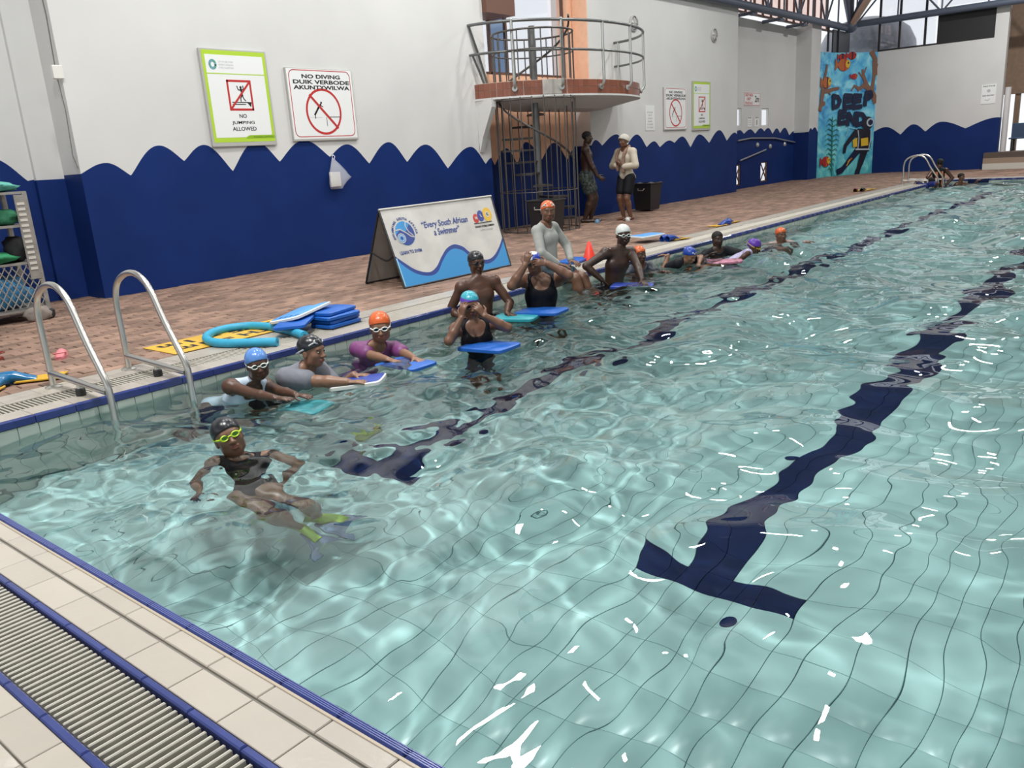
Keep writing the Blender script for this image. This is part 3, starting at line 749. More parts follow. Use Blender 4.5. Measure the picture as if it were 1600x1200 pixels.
MB().box((0,0,0), (.37,.25,.02), 0, frame((c_[0]-13.8+nn.x*.008, c_[1]-10.08+nn.y*.008, 2.50), Vector((0,0,1)).cross(nn), (0,0,1)) , b=.004).build('bare_patch', concrete, t)
rail = lambda z, g=0: [(x-13.8, y-10.08, z) for x, y in ell(2.36+g,1.58+g,40)]
railm = mat('worn_grey_rail', (.16,.17,.17), .35, metal=.6); postm = mat('galvanised_post', (.50,.52,.50), .35, metal=.7)
MB().tube(rail(3.58), .026, 8).build('top_rail', railm, t, smooth=60); MB().tube(rail(3.10), .022, 8).build('mid_rail', railm, t, smooth=60)
for ang in (152, 126, 102, 79, 46, 4):
    r = math.radians(ang); e = lambda a_, b_, z: (a_*math.cos(r), -b_*math.sin(r), z)
    pts = [e(2.36,1.58,3.60), e(2.36,1.58,3.1), e(2.37,1.59,2.70), e(2.37,1.59,2.58), e(2.34,1.56,2.52), e(2.28,1.49,2.49)]
    b = MB().tube(pts, .027, 8).build('rail_post', postm, t, smooth=60); MB().ell(pts[0], (.034,.034,.02), n=8, h=5).build('post_cap', postm, b, smooth=True)
    MB().tube([e(2.28,1.49,2.49), e(2.33,1.53,2.49)], .05, 10).build('wall_flange', postm, b)
MB().tube([(-2.36,-.02,3.58),(-2.15,-.03,3.1),(-1.98,-.04,2.63)], .02, 8).build('end_brace', railm, t, smooth=60)
MB().tube([(-2.36,-.06,3.10),(-2.22,-.07,2.85),(-2.12,-.08,2.63)], .02, 8).build('end_brace', railm, t, smooth=60)
MB().prism([(-.02,2.37),(.02,1.46),(.10,1.70),(.36,2.22),(.36,2.37)], -.12, 0, 0, frame((-2.28,.0,0), (0,-1,0), (0,0,1)) @ Matrix.Translation((0,0,-.0))).build('haunch', white, t)

# spiral stair in its cage
SC = Vector((12.36, 9.40, 0)); SR = .72
t = thing('spiral_stair', 'dark steel spiral stair rising to the diving platform', 'stair', SC)
stm = mat('dark_stair_steel', (.055,.05,.047), .45, metal=.4)
MB().tube([(0,0,0),(0,0,3.55)], .055, 12).build('centre_pole', mat('pole_grey', (.13,.135,.135), .4, metal=.4), t, smooth=60)
for k in range(12):
    a = math.radians(-44 - k*31); z = .21*(k+1); d = .27
    b = MB(); b.prism([(.05*math.cos(a-1), .05*math.sin(a-1)), (.66*math.cos(a-d), .66*math.sin(a-d)), (.68*math.cos(a), .68*math.sin(a)), (.66*math.cos(a+d), .66*math.sin(a+d)), (.05*math.cos(a+1), .05*math.sin(a+1))], z-.035, z)
    b.build('tread', stm, t)
MB().tube([(.66*math.cos(math.radians(-44-i*10)), .66*math.sin(math.radians(-44-i*10)), 1.1+.21*i/3.1) for i in range(2, 39)], .02, 6).build('handrail', stm, t, smooth=60)
t = thing('stair_cage', 'round cage of upright steel bars enclosing the spiral stair', 'cage', SC)
cagem = mat('cage_bar_steel', (.10,.092,.088), .4, metal=.5)
for k in range(22):
    a = 2*PI*k/22; p = (SR*math.cos(a), SR*math.sin(a))
    MB().tube([(*p,0),(*p,2.34)], .0105, 6).build('cage_bar', cagem, t)
    if k % 1 == 0: MB().tube([(*p,2.62),(*p,3.42)], .011, 6).build('cage_bar', cagem, t)
for z, r in ((.02,.010),(.72,.009),(2.30,.012),(3.42,.017),(3.1,.012)): MB().tube([(SR*math.cos(2*PI*k/40), SR*math.sin(2*PI*k/40), z) for k in range(40)], r, 6, closed=True).build('hoop', cagem, t, smooth=60)

# ================================================================== MURAL
mural_m = bpy.data.materials.new('mural_paint'); mural_m.use_nodes = True; nt = mural_m.node_tree; bs = nt.nodes['Principled BSDF']; bs.inputs['Roughness'].default_value = .5
ge = nt.nodes.new('ShaderNodeNewGeometry'); nz = nt.nodes.new('ShaderNodeTexNoise'); nz.inputs['Scale'].default_value = 1.7; nz.inputs['Detail'].default_value = 5; nz.inputs['Distortion'].default_value = 1.6
rp = nt.nodes.new('ShaderNodeValToRGB'); el = rp.color_ramp.elements; el[0].position = .30; el[0].color = (.03,.20,.48,1); el[1].position = .72; el[1].color = (.38,.76,.88,1)
e = el.new(.45); e.color = (.08,.40,.70,1); e = el.new(.58); e.color = (.18,.58,.76,1)
sx = nt.nodes.new('ShaderNodeSeparateXYZ'); mr = nt.nodes.new('ShaderNodeMapRange'); mr.inputs[1].default_value = 2.2; mr.inputs[2].default_value = .1; mr.inputs[4].default_value = .75
mx = nt.nodes.new('ShaderNodeMix'); mx.data_type = 'RGBA'; n2 = nt.nodes.new('ShaderNodeTexNoise'); n2.inputs['Scale'].default_value = 2.6; n2.inputs['Distortion'].default_value = 1.2
r2 = nt.nodes.new('ShaderNodeValToRGB'); r2.color_ramp.elements[0].position = .35; r2.color_ramp.elements[0].color = (.03,.32,.34,1); r2.color_ramp.elements[1].position = .7; r2.color_ramp.elements[1].color = (.20,.70,.62,1)
L = nt.links; L.new(ge.outputs['Position'], nz.inputs['Vector']); L.new(ge.outputs['Position'], n2.inputs['Vector']); L.new(nz.outputs['Fac'], rp.inputs[0]); L.new(n2.outputs['Fac'], r2.inputs[0])
L.new(ge.outputs['Position'], sx.inputs[0]); L.new(sx.outputs['Z'], mr.inputs[0]); L.new(mr.outputs[0], mx.inputs[0]); L.new(rp.outputs[0], mx.inputs[6]); L.new(r2.outputs[0], mx.inputs[7]); L.new(mx.outputs[2], bs.inputs['Base Color'])
mb = MB(); NN = len(mp)
vs = [tuple(p) for p in mp] + [(p.x,p.y,MH) for p in mp] + [(p.x+.1,p.y+.2,0) for p in mp] + [(p.x+.1,p.y+.2,MH) for p in mp]
fs = [(i+1,i,NN+i,NN+i+1) for i in range(NN-1)] + [(NN+i+1,NN+i,3*NN+i,3*NN+i+1) for i in range(NN-1)] + [(2*NN+i,2*NN+i+1,3*NN+i+1,3*NN+i) for i in range(NN-1)]
mw = mb.add(vs, fs).build('wall_mural', mural_m, smooth=40); tag(mw, 'curved corner wall painted with a DEEP END underwater mural', kind='structure')
def mpt(u, v, off): p = mural_at(u, off); return (p.x, p.y, v*MH)
def mpoly(mb, pts, off, mi=0):
    n = len(pts); mb.add([mpt(u, v, off) for u, v in pts] + [mpt(u, v, off-.01) for u, v in pts], [tuple(range(n)), tuple(reversed(range(n,2*n)))] + [(i, n+i, n+(i+1)%n, (i+1)%n) for i in range(n)], mi)
def mline(mb, pts, w, off, mi=0, taper=1.0):
    n = len(pts); P = [Vector((u*ML, v*MH)) for u, v in pts]
    for i in range(n-1):
        d = P[i+1]-P[i]
        if d.length < 1e-6: continue
        d.normalize(); q = Vector((-d.y, d.x)); wa = w*(1+(taper-1)*i/(n-1))/2; wb = w*(1+(taper-1)*(i+1)/(n-1))/2; e = d*wa*.4
        mpoly(mb, [((s.x)/ML, (s.y)/MH) for s in (P[i]-q*wa-e, P[i+1]-q*wb+e, P[i+1]+q*wb+e, P[i]+q*wa-e)], off, mi)
def mell(mb, c, ru, rv, off, mi=0, n=14, rot=0): mpoly(mb, [(c[0]+(ru*math.cos(2*PI*k/n)*math.cos(rot)-rv*math.sin(2*PI*k/n)*math.sin(rot)*MH/ML)*1.0, c[1]+(ru*math.cos(2*PI*k/n)*math.sin(rot)*ML/MH+rv*math.sin(2*PI*k/n)*math.cos(rot))) for k in range(n)], off, mi)
pm = lambda n, c: mat('mural_'+n, c, .5)
mk, mbrown, mgreen, myel, mredm, mor, mnavy, mgrey, mskin = pm('black',(.010,.011,.022)), pm('coral',(.20,.10,.065)), pm('weed',(.02,.17,.12)), pm('yellow',(.65,.42,.03)), pm('red',(.36,.02,.02)), pm('orange',(.42,.11,.03)), pm('navy',(.006,.011,.045)), pm('grey',(.45,.52,.58)), pm('pale',(.30,.62,.72))
c = MB(); co = .022
for pts, w_ in (([(1.0,.60),(.93,.68),(.86,.72),(.80,.735),(.72,.70)],.24),([(.86,.72),(.80,.80),(.775,.86)],.17),([(.80,.79),(.72,.84)],.08),([(.79,.82),(.83,.88)],.07),([(.93,.68),(.95,.80),(.93,.93)],.16),([(.95,.8),(.99,.90)],.12),([(.74,.71),(.66,.735),(.62,.70)],.10),([(.02,.55),(.06,.64),(.10,.70),(.20,.70),(.32,.715),(.40,.72)],.20),([(.05,.62),(.07,.74),(.12,.83),(.15,.90)],.2),([(.03,.60),(.12,.60)],.24),([(.2,.70),(.24,.67)],.09),([(.90,1.0),(.96,.94),(.98,.82)],.2)):
    mline(c, pts, w_, co, taper=.45); co += .0004
c.build('coral', mbrown, mw)
c = MB(); mline(c, [(.305,.49),(.315,.3),(.333,.0)], .03, .034)
for k in range(11):
    v = .46-.04*k; L_ = .10+.05*math.sin(k*.45)
    mline(c, [(.31,v),(.31-L_*.6,v+.018),(.31-L_,v-.002)], .035, .033, taper=.3); mline(c, [(.31,v-.01),(.31+L_*.6,v+.01),(.31+L_*.9,v-.008)], .035, .033, taper=.3)
c.build('seaweed', mgreen, mw)
def fish(u, v, s, ms, off, flip=1):
    c = MB(); mell(c, (u, v), .085*s, .042*s, off, 0); mpoly(c, [(u-flip*.07*s, v), (u-flip*.13*s, v+.04*s), (u-flip*.13*s, v-.04*s)][::flip], off, 0)
    mpoly(c, [(u-.028*s, v-.04*s), (u+.02*s, v-.04*s), (u+.02*s, v+.04*s), (u-.028*s, v+.04*s)], off+.001, 1); mell(c, (u+flip*.055*s, v+.005*s), .032*s, .026*s, off+.001, 2); mell(c, (u+flip*.06*s, v+.012*s), .010*s, .008*s, off+.002, 3)
    c.build('painted_fish', ms, mw)
fish(.15,.765,1.1,[mor,mk,myel,mk],.035); fish(.47,.905,1.2,[mor,mredm,myel,mk],.035); fish(.44,.965,.7,[mredm,mk,mredm,mk],.035); fish(.60,.975,.75,[mredm,mk,mredm,mk],.035); fish(.65,.81,.55,[mredm,mredm,mor,mk],.035); fish(.20,.13,1.05,[mredm,mor,myel,mk],.035)
c = MB()
def letter(u, v, strokes, w_=.15):
    for s in strokes: mline(c, [(u+a*.075, v+b*.05) for a, b in s], w_, .05)
D_ = [[(-.8,1),(-.7,-1)],[(-1,.95),(.3,.75),(.9,.1),(.5,-.65),(-.8,-.95)]]; E_ = [[(-.7,1),(-.8,-1)],[(-.8,1),(.7,.9)],[(-.8,.1),(.6,.1)],[(-.8,-.95),(.8,-.8)]]; P_ = [[(-.3,.9),(-.5,-1)],[(-.4,1),(.6,1.1),(.8,.5),(.2,.15),(-.4,.1)]]; N_ = [[(-.8,-1),(-.7,1)],[(-.7,.9),(.7,-.9)],[(.7,-1),(.8,1)]]
for s, u, v in ((D_,.36,.612),(E_,.565,.610),(E_,.715,.606),(P_,.865,.622),(E_,.485,.483),(N_,.635,.468),(D_,.775,.462)): letter(u, v, s)
c.build('deep_end_lettering', mnavy, mw)
c = MB()
mpoly(c, [(.70,.355),(.74,.385),(.93,.37),(.955,.25),(.93,.19),(.72,.18),(.735,.28)], .046, 0)
mline(c, [(.72,.36),(.63,.30),(.555,.25)], .22, .047, 0, .6); mline(c, [(.555,.25),(.54,.195)], .14, .047, 0, .8)
mline(c, [(.75,.20),(.63,.12),(.50,.04)], .26, .045, 3, .6); mline(c, [(.86,.20),(.81,.10),(.77,.025)], .28, .048, 0, .55); mline(c, [(.52,.05),(.44,.035)], .2, .046, 3); mline(c, [(.77,.03),(.76,.0)], .2, .046, 3)
mell(c, (.885,.425), .085, .055, .05, 0); mell(c, (.92,.43), .055, .035, .054, 2); mell(c, (.925,.43), .038, .024, .056, 3)
mpoly(c, [(.79,.30),(.90,.305),(.91,.24),(.80,.235)][::-1], .055, 1); mpoly(c, [(.665,.29),(.735,.31),(.735,.235),(.68,.23)][::-1], .055, 1)
mline(c, [(.74,.37),(.76,.30),(.75,.21)], .03, .057, 2); mline(c, [(.94,.36),(.94,.28),(.92,.21)], .03, .057, 2); mline(c, [(.72,.212),(.93,.205)], .05, .056, 2); mline(c, [(.72,.38),(.60,.40),(.56,.33)], .02, .05, 4)
mline(c, [(.66,.14),(.60,.11)], .05, .06, 5); mline(c, [(.63,.13),(.585,.08)], .03, .062, 1)
c.build('painted_diver', [mk, myel, mgrey, mnavy, mskin, mor], mw)

# ================================================================== FAR RIGHT CORNER
mb = MB()
for z0, z1, m_, d in ((0,.19,0,0),(.19,.36,1,.02),(.36,.53,2,.04)): mb.box((31.2+d, 2.4, (z0+z1)/2), (.6, 6.0, z1-z0), m_)
tag(mb.build('trim_2', [mat('step_white', (.55,.53,.48), .6), mat('step_tan', (.30,.22,.16), .6), mat('step_dark', (.09,.065,.05), .5)]), 'banded raised plinth beyond the far right corner of the pool', kind='structure')
mb = MB(); mb.box((33.4, -1.6, 4.95), (.3, 14, 5.2)); mb.box((32.5, -1.6, .45), (2.0, 14, .1)); mb.box((33.4, -3.2, 1.5), (.3, 11.6, 2.2))
for y in (4.95, 4.5, 4.05, 3.6, 3.1): mb.box((33.4, y, 1.6), (.16, .16, 2.3))
tag(mb.build('wall_veranda', tan), 'tan rear wall of the open room beyond the far right corner', kind='structure')
tag(MB().lathe([(.09,0),(.09,2.0)], 14).build('white_post', mat('post_white', (.62,.60,.60), .35), smooth=60), 'slim white post at the right end of the far wall', 'post').location = (31.75, 5.0, .53)
t = thing('bench', 'blue backed bench on the plinth at the right edge', 'bench', (31.9, 4.1, .53))
MB().box((.25,0,.62), (.06,1.5,.5), b=.02).build('backrest', mat('bench_blue', (.03,.06,.12), .5), t); MB().box((0,0,.40), (.5,1.5,.05), b=.015).build('seat', mat('bench_blue', (.03,.06,.12), .5), t)
for sy in (-.65,.65):
    for sx_ in (-.2,.2): MB().box((sx_,sy,.19), (.05,.05,.38)).build('leg', black, t)
tag(MB().lathe([(.02,.92),(.14,.90),(.2,.7),(.21,.35),(.2,0)], 14).build('red_bag', mat('red_cloth', (.35,.02,.03), .7), smooth=True), 'red cloth bundle above the bench at the right edge', 'bundle').location = (32.2, 3.1, .5)
t = MB()
t.tube([(23.6,WR-.06,1.40),(24.5,WR-.06,1.45),(26.4,WR-.06,1.41),(28.1,WR-.06,1.24)], .022, 6)
o = t.build('handrail', mat('rail_grey', (.35,.35,.36), .4, metal=.4), smooth=60); tag(o, 'thin grey rail along the blue band of the recess wall', 'rail')
for q in ((24.5,1.45),(26.4,1.41)): MB().tube([(q[0],WR,q[1]-.02),(q[0],WR-.06,q[1])], .012, 6).build('bracket', steel, o)
o = MB().tube([(23.75,WR-.07,.83),(25.65,WR-.07,1.08)], .022, 6).build('pull_bar', mat('bar_grey', (.4,.4,.42), .4, metal=.4)); tag(o, 'slanted grey bar below the rail in the recess', 'bar')
for q, z in (((25.1),1.24),((26.1),1.17),((27.3),1.2)):
    tag(MB().lathe([(.07,0),(.075,.03),(.05,.06),(.01,.065)], 14, 0, frame((q, WR, z), (1,0,0), (0,0,1))).build('grab_fitting', mat('knob_steel', (.5,.5,.5), .3, metal=.5), smooth=40), {25.1:'larger round steel fitting under the middle of the recess rail',26.1:'small round fitting at the end of the slanted bar',27.3:'small round fitting near the pier under the rail'}[q], 'fitting')

# ================================================================== LADDERS
def ladder(loc, label, rot=0, gap=.54):
    t = thing('pool_ladder', label, 'ladder', loc, rot, 'steel pool ladders')
    for k, x in enumerate((0, gap)):
        P = spline([(x,0,0),(x,0,.25),(x,0,.50),(x,-.06,.64),(x,-.19,.715),(x,-.33,.735),(x,-.45,.70),(x,-.54,.62),(x,-.66,.41),(x,-.84,.15)], 5) + [Vector((x,-.86,.09)), Vector((x,-.86,-.3)), Vector((x,-.86,-.75))]
        r = wet(MB().tube(P, .0215, 12).build('handrail', steel, t, smooth=60))
        MB().lathe([(.055,0),(.055,.008),(.035,.016),(.024,.018)], 18).build('base_flange', steel, r, smooth=40).location = (x,0,0)
        MB().tube([(x,0,.105),(x,-.83,.075)], .0215, 10).build('cross_bar', steel, t, smooth=60)
        MB().tube([(x,-.43,.03),(x,-.43,.09)], .02, 10).build('foot_post', steel, t, smooth=60)
        MB().lathe([(.03,0),(.032,.015),(.030,.045),(.024,.05)], 16).build('rubber_foot', mat('black_rubber', (.02,.02,.02), .6), t, smooth=40).location = (x,-.43,0)
    for z in (-.32, -.58): wet(MB().box((gap/2,-.86,z), (gap,.09,.025), b=.006).build('step', steel, t))
    return t
ladder((2.18, 6.0, 0), 'stainless steel pool ladder with two arched rails in the left foreground')
ladder((23.95, 6.03, 0), 'distant steel pool ladder by the far end of the left pool edge', 0, .54)

# ================================================================== BANNER
bw = mat('banner_white', (.52,.51,.48), .5, var=.14, scale=3); bb = mat('banner_blue', (.035,.25,.55), .45); bn = mat('banner_navy', (.02,.05,.24), .45); bk = mat('banner_black_edge', (.015,.015,.017), .5); bl = mat('banner_pale_blue', (.25,.52,.72), .5)
BL, BR, TL, TR = Vector((6.23,6.70,.01)), Vector((8.10,6.69,.01)), Vector((6.32,7.10,.86)), Vector((8.28,7.10,.87)); CL, CR_ = Vector((6.36,7.5,.01)), Vector((8.30,7.5,.01))
t = thing('a_frame_banner', 'white and blue A-frame fabric banner standing on the deck', 'banner', BL)
o0 = Vector(BL)
def Bp(u, v, off=0):
    a, b = u/1.9, v/.955; p = BL.lerp(BR, a).lerp(TL.lerp(TR, a), b); n = (BR-BL).cross(TL-BL).normalized()
    return p + n*off - o0
def bpoly(mb, pts, off, mi=0, th=.0015):
    n = len(pts); mb.add([Bp(u,v,off) for u,v in pts]+[Bp(u,v,off-th) for u,v in pts], [tuple(range(n)), tuple(reversed(range(n,2*n)))]+[(i,n+i,n+(i+1)%n,(i+1)%n) for i in range(n)], mi)
m = MB(); bpoly(m, [(0,0),(1.9,0),(1.9,.955),(0,.955)], 0, 0, .006); m.build('front_panel', bw, t)
m = MB(); q = [CL-o0, CR_-o0, TR-o0, TL-o0]; nb = Vector((0,.006,.003)); m.add(q+[p+nb for p in q], [(0,1,2,3),(7,6,5,4),(0,4,5,1),(1,5,6,2),(2,6,7,3),(3,7,4,0)]); m.build('back_panel', bw, t)
m = MB(); q = [CL.lerp(TL,.0)-o0+Vector((.0,-.004,0)), CL.lerp(TL,.42)-o0+Vector((.01,-.004,0)), CL.lerp(CR_,.2)+Vector((0,-.012,.16))-o0, CL.lerp(CR_,.4)-o0+Vector((0,-.004,.0))]; m.add(q, [(0,3,2,1)]); m.build('back_print', bl, t)
top = [(0,.403),(.122,.29),(.261,.184),(.444,.128),(.586,.172),(.721,.284),(.847,.372),(.989,.406),(1.121,.361),(1.191,.297),(1.306,.198),(1.482,.136),(1.638,.17),(1.781,.271),(1.897,.39)]
bot = [(0,.365),(.104,.248),(.243,.141),(.426,.084),(.577,.106),(.715,.225),(.844,.32),(.968,.353),(1.1,.31),(1.17,.245),(1.288,.151),(1.461,.083),(1.639,.12),(1.785,.228),(1.897,.345)]
sp = lambda pts: [(p.x,p.y) for p in spline([(x,y,0) for x,y in pts], 5)]
m = MB(); bpoly(m, [(0,.004),(1.897,.004)]+list(reversed(sp(top))), .0016, 0); m.build('wave_print', bn, t)
m = MB(); bpoly(m, [(0,.003),(1.897,.003)]+list(reversed(sp(bot))), .0032, 0); m.build('wave_print', bb, t)
m = MB(); Lc = (.272,.640)
bpoly(m, [(Lc[0]+.142*math.cos(2*PI*k/40), Lc[1]+.150*math.sin(2*PI*k/40)) for k in range(40)], .002, 0)
bpoly(m, [(Lc[0]+.138*math.cos(2*PI*k/40), Lc[1]+.146*math.sin(2*PI*k/40)) for k in list(range(-20,6))]+[(Lc[0]+.02,Lc[1]+.02),(Lc[0]-.06,Lc[1]+.055)], .0036, 1)
def bst(pts, w_, off, mi):
    P = [Vector(p) for p in pts]
    for a, b in zip(P, P[1:]):
        d = (b-a).normalized(); q = Vector((-d.y,d.x))*w_/2; bpoly(m, [a-q-d*w_*.3,b-q+d*w_*.3,b+q+d*w_*.3,a+q-d*w_*.3], off, mi)
bst([(Lc[0]-.13,Lc[1]+.05),(Lc[0]-.06,Lc[1]+.055),(Lc[0]+.02,Lc[1]+.0),(Lc[0]+.07,Lc[1]-.045),(Lc[0]+.12,Lc[1]-.06)], .014, .0052, 2)
bst([(Lc[0]+.05,Lc[1]+.135),(Lc[0]+.03,Lc[1]+.08),(Lc[0]+.06,Lc[1]+.01),(Lc[0]+.11,Lc[1]-.04)], .012, .0053, 2)
for r_, mi in ((.062,2),(.052,0),(.040,2),(.031,0),(.018,1)): bpoly(m, [(Lc[0]-.075+r_*math.cos(2*PI*k/20), Lc[1]-.055+r_*math.sin(2*PI*k/20)) for k in range(20)], .0054+.0012*(.07-r_)*20, mi)
m.build('round_emblem', [bb, bn, bw], t)
Tb = lambda u, v, off=.003, rot=0: frame(Bp(u,v,off), BR-BL, TL-BL) @ Matrix.Rotation(rot, 4, 'Z')
sw = 'SWIMMING SOUTH AFRICA'
for i, ch in enumerate(sw):
    if ch == ' ': continue
    a = math.radians(196 - i*10.0); text(ch, Tb(Lc[0]+.178*math.cos(a), Lc[1]+.183*math.sin(a), .003, a-PI/2), .042, bn, t, bold=.0012)
text('“Every South African', Tb(.945,.700), .1, bn, t, w=.80, h=.105, bold=.0012, shear=.28); text('a Swimmer”', Tb(.935,.592), .1, bn, t, w=.46, h=.085, bold=.0012, shear=.28)
text('LEARN TO SWIM', Tb(.272,.408), .05, bn, t, w=.34, h=.042, bold=.0006)
m = MB()
for (u, v, rx, ry, mi) in ((1.505,.69,.052,.062,0),(1.60,.715,.058,.075,1),(1.728,.722,.082,.095,2)): bpoly(m, [(u+rx*math.cos(2*PI*k/24), v+ry*math.sin(2*PI*k/24)) for k in range(24)], .002+.001*mi, mi)
bpoly(m, [(1.44,.617),(1.78,.617),(1.78,.627),(1.44,.627)], .006, 3); bpoly(m, [(1.728+.036*math.cos(2*PI*k/16), .722+.04*math.sin(2*PI*k/16)) for k in range(16)], .0055, 4)
m.build('letter_emblem', [mat('banner_red', (.50,.04,.03), .5), mat('banner_royal', (.03,.06,.28), .5), mat('banner_gold', (.66,.42,.04), .5), bk, bw], t)
for s, u, v in (('N',1.505,.69),('L',1.60,.715),('C',1.728,.722)): text(s, Tb(u,v,.007), .05, bw if s != 'C' else bk, t, bold=.003)
text('NATIONAL LOTTERIES COMMISSION', Tb(1.625,.575), .03, bk, t, w=.36, h=.026, bold=.0004); text('LOTTO FUNDED', Tb(1.645,.527), .03, stext, t, w=.24, h=.024)
for a, b in ((BL,BR),(BL,TL),(BR,TR),(CL,CR_),(CL,TL),(CR_,TR)): MB().tube([a-o0, b-o0], .012, 8).build('edge_binding', bk, t, smooth=60)
MB().tube([TL-o0+Vector((0,0,.006)), TR-o0+Vector((0,0,.006))], .013, 8).build('top_seam', bw, t, smooth=60)
MB().tube(spline([BL.lerp(TL,.42)-o0, (BL.lerp(TL,.40)).lerp(CL.lerp(TL,.40),.5)-o0+Vector((.05,0,-.06)), CL.lerp(TL,.44)-o0], 6), .012, 6).build('spreader_strap', bk, t)
m = MB(); 
for z, x0 in ((.02,.0),): bpoly(m, [(.0,.0)]*0 or [(.003,.02),(.03,.02),(.03,.36),(.003,.36)], .0045, 0)
m.build('edge_lacing', bl, t)

# ================================================================== DECK CLUTTER
def outline(Lb, Wb, nose=.5, notch=0):
    "kickboard outline: square-ish tail at x = 0, rounded nose at x = Lb"
    pts = [(.02,-Wb/2),(0,-Wb/2+.02)] + ([(.0,-Wb*.18),(notch,0),(.0,Wb*.18)] if notch else []) + [(0,Wb/2-.02),(.02,Wb/2)]
    n = 12
    for k in range(n+1):
        a = PI/2 - PI*k/n; pts.append((Lb-Wb*nose*.9+Wb*nose*.9*math.cos(a)**.45 if math.cos(a) > 0 else Lb-Wb*nose*.9, Wb/2*math.copysign(abs(math.sin(a))**.45, math.sin(a))))
    return list(reversed(pts))
def kickboard(label, T, m1, m2=None, Lb=.44, Wb=.29, th=.034, notch=0, name='kickboard', grp=None, nose=.26):
    t = thing(name, label, 'kickboard', T.translation, 0, grp); Tl = T.copy(); Tl.translation = (0,0,0)
    o_ = outline(Lb, Wb, nose, notch); n = len(o_); b = MB(); ins = [(Lb*.5+(x-Lb*.5)*.95, y*.94) for x, y in o_]
    vs = [(x,y,-th) for x,y in ins]+[(x,y,-th*.8) for x,y in o_]+[(x,y,-th*.2) for x,y in o_]+[(x,y,0) for x,y in ins]
    fs = [tuple(range(3*n,4*n)), tuple(reversed(range(n)))]+[(r*n+i, r*n+(i+1)%n, (r+1)*n+(i+1)%n, (r+1)*n+i) for r in range(3) for i in range(n)]
    b.add(vs, fs, 0, Tl); 
    if m2: b.m = [1 if (2 <= i < 2+3*n) else 0 for i in range(len(b.f))]
    wet(b.build('board', [m1, m2 or m1], t, smooth=35))
    return t, Tl
foam_b = mat('royal_blue_foam', (.008,.105,.45), .45, var=.05); foam_p = mat('pale_blue_foam', (.10,.33,.72), .45, var=.04); foam_w = mat('white_foam_edge', (.65,.66,.64), .5); foam_t = mat('teal_foam', (.02,.30,.36), .45)
foam_y = mat('yellow_rubber', (.62,.36,.03), .4); foam_d = mat('deep_blue_rubber', (.012,.05,.30), .35)
TT = lambda p, x, y: frame(p, x, y)
# noodle
P = spline([(3.73,5.56,.036),(3.60,5.78,.036),(3.50,5.97,.036),(3.49,6.16,.036),(3.58,6.36,.036),(3.74,6.50,.036),(3.90,6.52,.036),(4.03,6.44,.036),(4.09,6.28,.036),(4.09,6.05,.036),(4.05,5.80,.036),(3.99,5.55,.036)], 6)
b = MB(); b.tube(P, .036, 14); o = b.build('pool_noodle', mat('turquoise_foam', (.03,.33,.52), .5, var=.05, scale=20), smooth=60); tag(o, 'curved turquoise foam noodle lying on the yellow marking and coping', 'pool noodle')
for p, q in ((P[0],P[1]),(P[-1],P[-2])): 
    d = (p-q).normalized(); MB().tube([p-d*.001, p+d*.0015], .011, 10).build('core_hole', mat('noodle_core', (.01,.09,.14), .7), o)
kickboard('royal blue kickboard wedged under the pale notched board beside the noodle', TT((3.98,5.75,.10), (.72,.55,.06), (-.55,.72,-.05)), foam_b, None, .42, .28)
t, Tl = kickboard('large pale blue notched board propped over the noodle and boards', TT((4.54,6.07,.175), (-.97,-.24,-.10), (.24,-.97,.18)), foam_p, foam_w, .50, .36, .03, .05, nose=.42)
for k, ch in enumerate('MAKO'): text(ch, Tl @ Matrix.Translation((.40, -.10+.06*k, .001)) @ Matrix.Rotation(-PI/2, 4, 'Z'), .05, bn, t, bold=.002) if False else None
m = MB()
for k in range(4): stroke(m, [(.40,-.09+.06*k),(.43,-.075+.06*k),(.40,-.06+.06*k)], .012, .0006, Tl)
m.build('dark_print', bn, t)
for k, (dx, dy, r) in enumerate(((0,0,0),(.012,.01,.06),(-.012,.004,-.05),(.0,.02,.10))):
    kickboard('royal blue kickboard, ' + ['lowest', 'second from the bottom', 'third from the bottom', 'topmost'][k]+' of the stack on the pool edge', Matrix.Translation((4.34+dx,5.79+dy,.036*(k+1)+.0005*k)) @ Matrix.Rotation(.12+r, 4, 'Z'), foam_b, None, .40, .27, .035, grp='stack of kickboards on the pool edge', nose=.25)
kickboard('royal blue kickboard lying flat on the edge left of the orange cone', Matrix.Translation((8.40,6.02,.036)) @ Matrix.Rotation(.22, 4, 'Z'), foam_b, None, .48, .28, .034, nose=.25)
# yellow depth marking painted on the deck
t = thing('depth_marking', 'yellow painted depth marking with black lettering on the deck', 'floor marking', (3.15,6.11,0))
ym = mat('yellow_floor_paint', (.62,.37,.04), .55, var=.12, scale=6); MB().box((.80,.26,.0055), (1.6,.52,.005)).build('painted_panel', ym, t)
text('DIEPTE = 1m', frame((.80,.375,.0085), (-1,0,0), (0,-1,0)), .15, sblack, t, w=1.45, h=.15, bold=.004); text('DEPTH = 1m', frame((.76,.15,.0085), (-1,0,0), (0,-1,0)), .15, sblack, t, w=1.30, h=.15, bold=.004)
# cone
t = thing('traffic_cone', 'small bright orange cone on the pool edge', 'cone', (8.83,5.96,0))
MB().lathe([(.085,.012),(.08,.03),(.02,.235),(.012,.24)], 20).build('cone_body', mat('orange_plastic', (.85,.06,.035), .4), t, smooth=50); MB().box((0,0,.008), (.2,.2,.016), b=.006).build('base', mat('orange_plastic_base', (.80,.06,.03), .4), t)
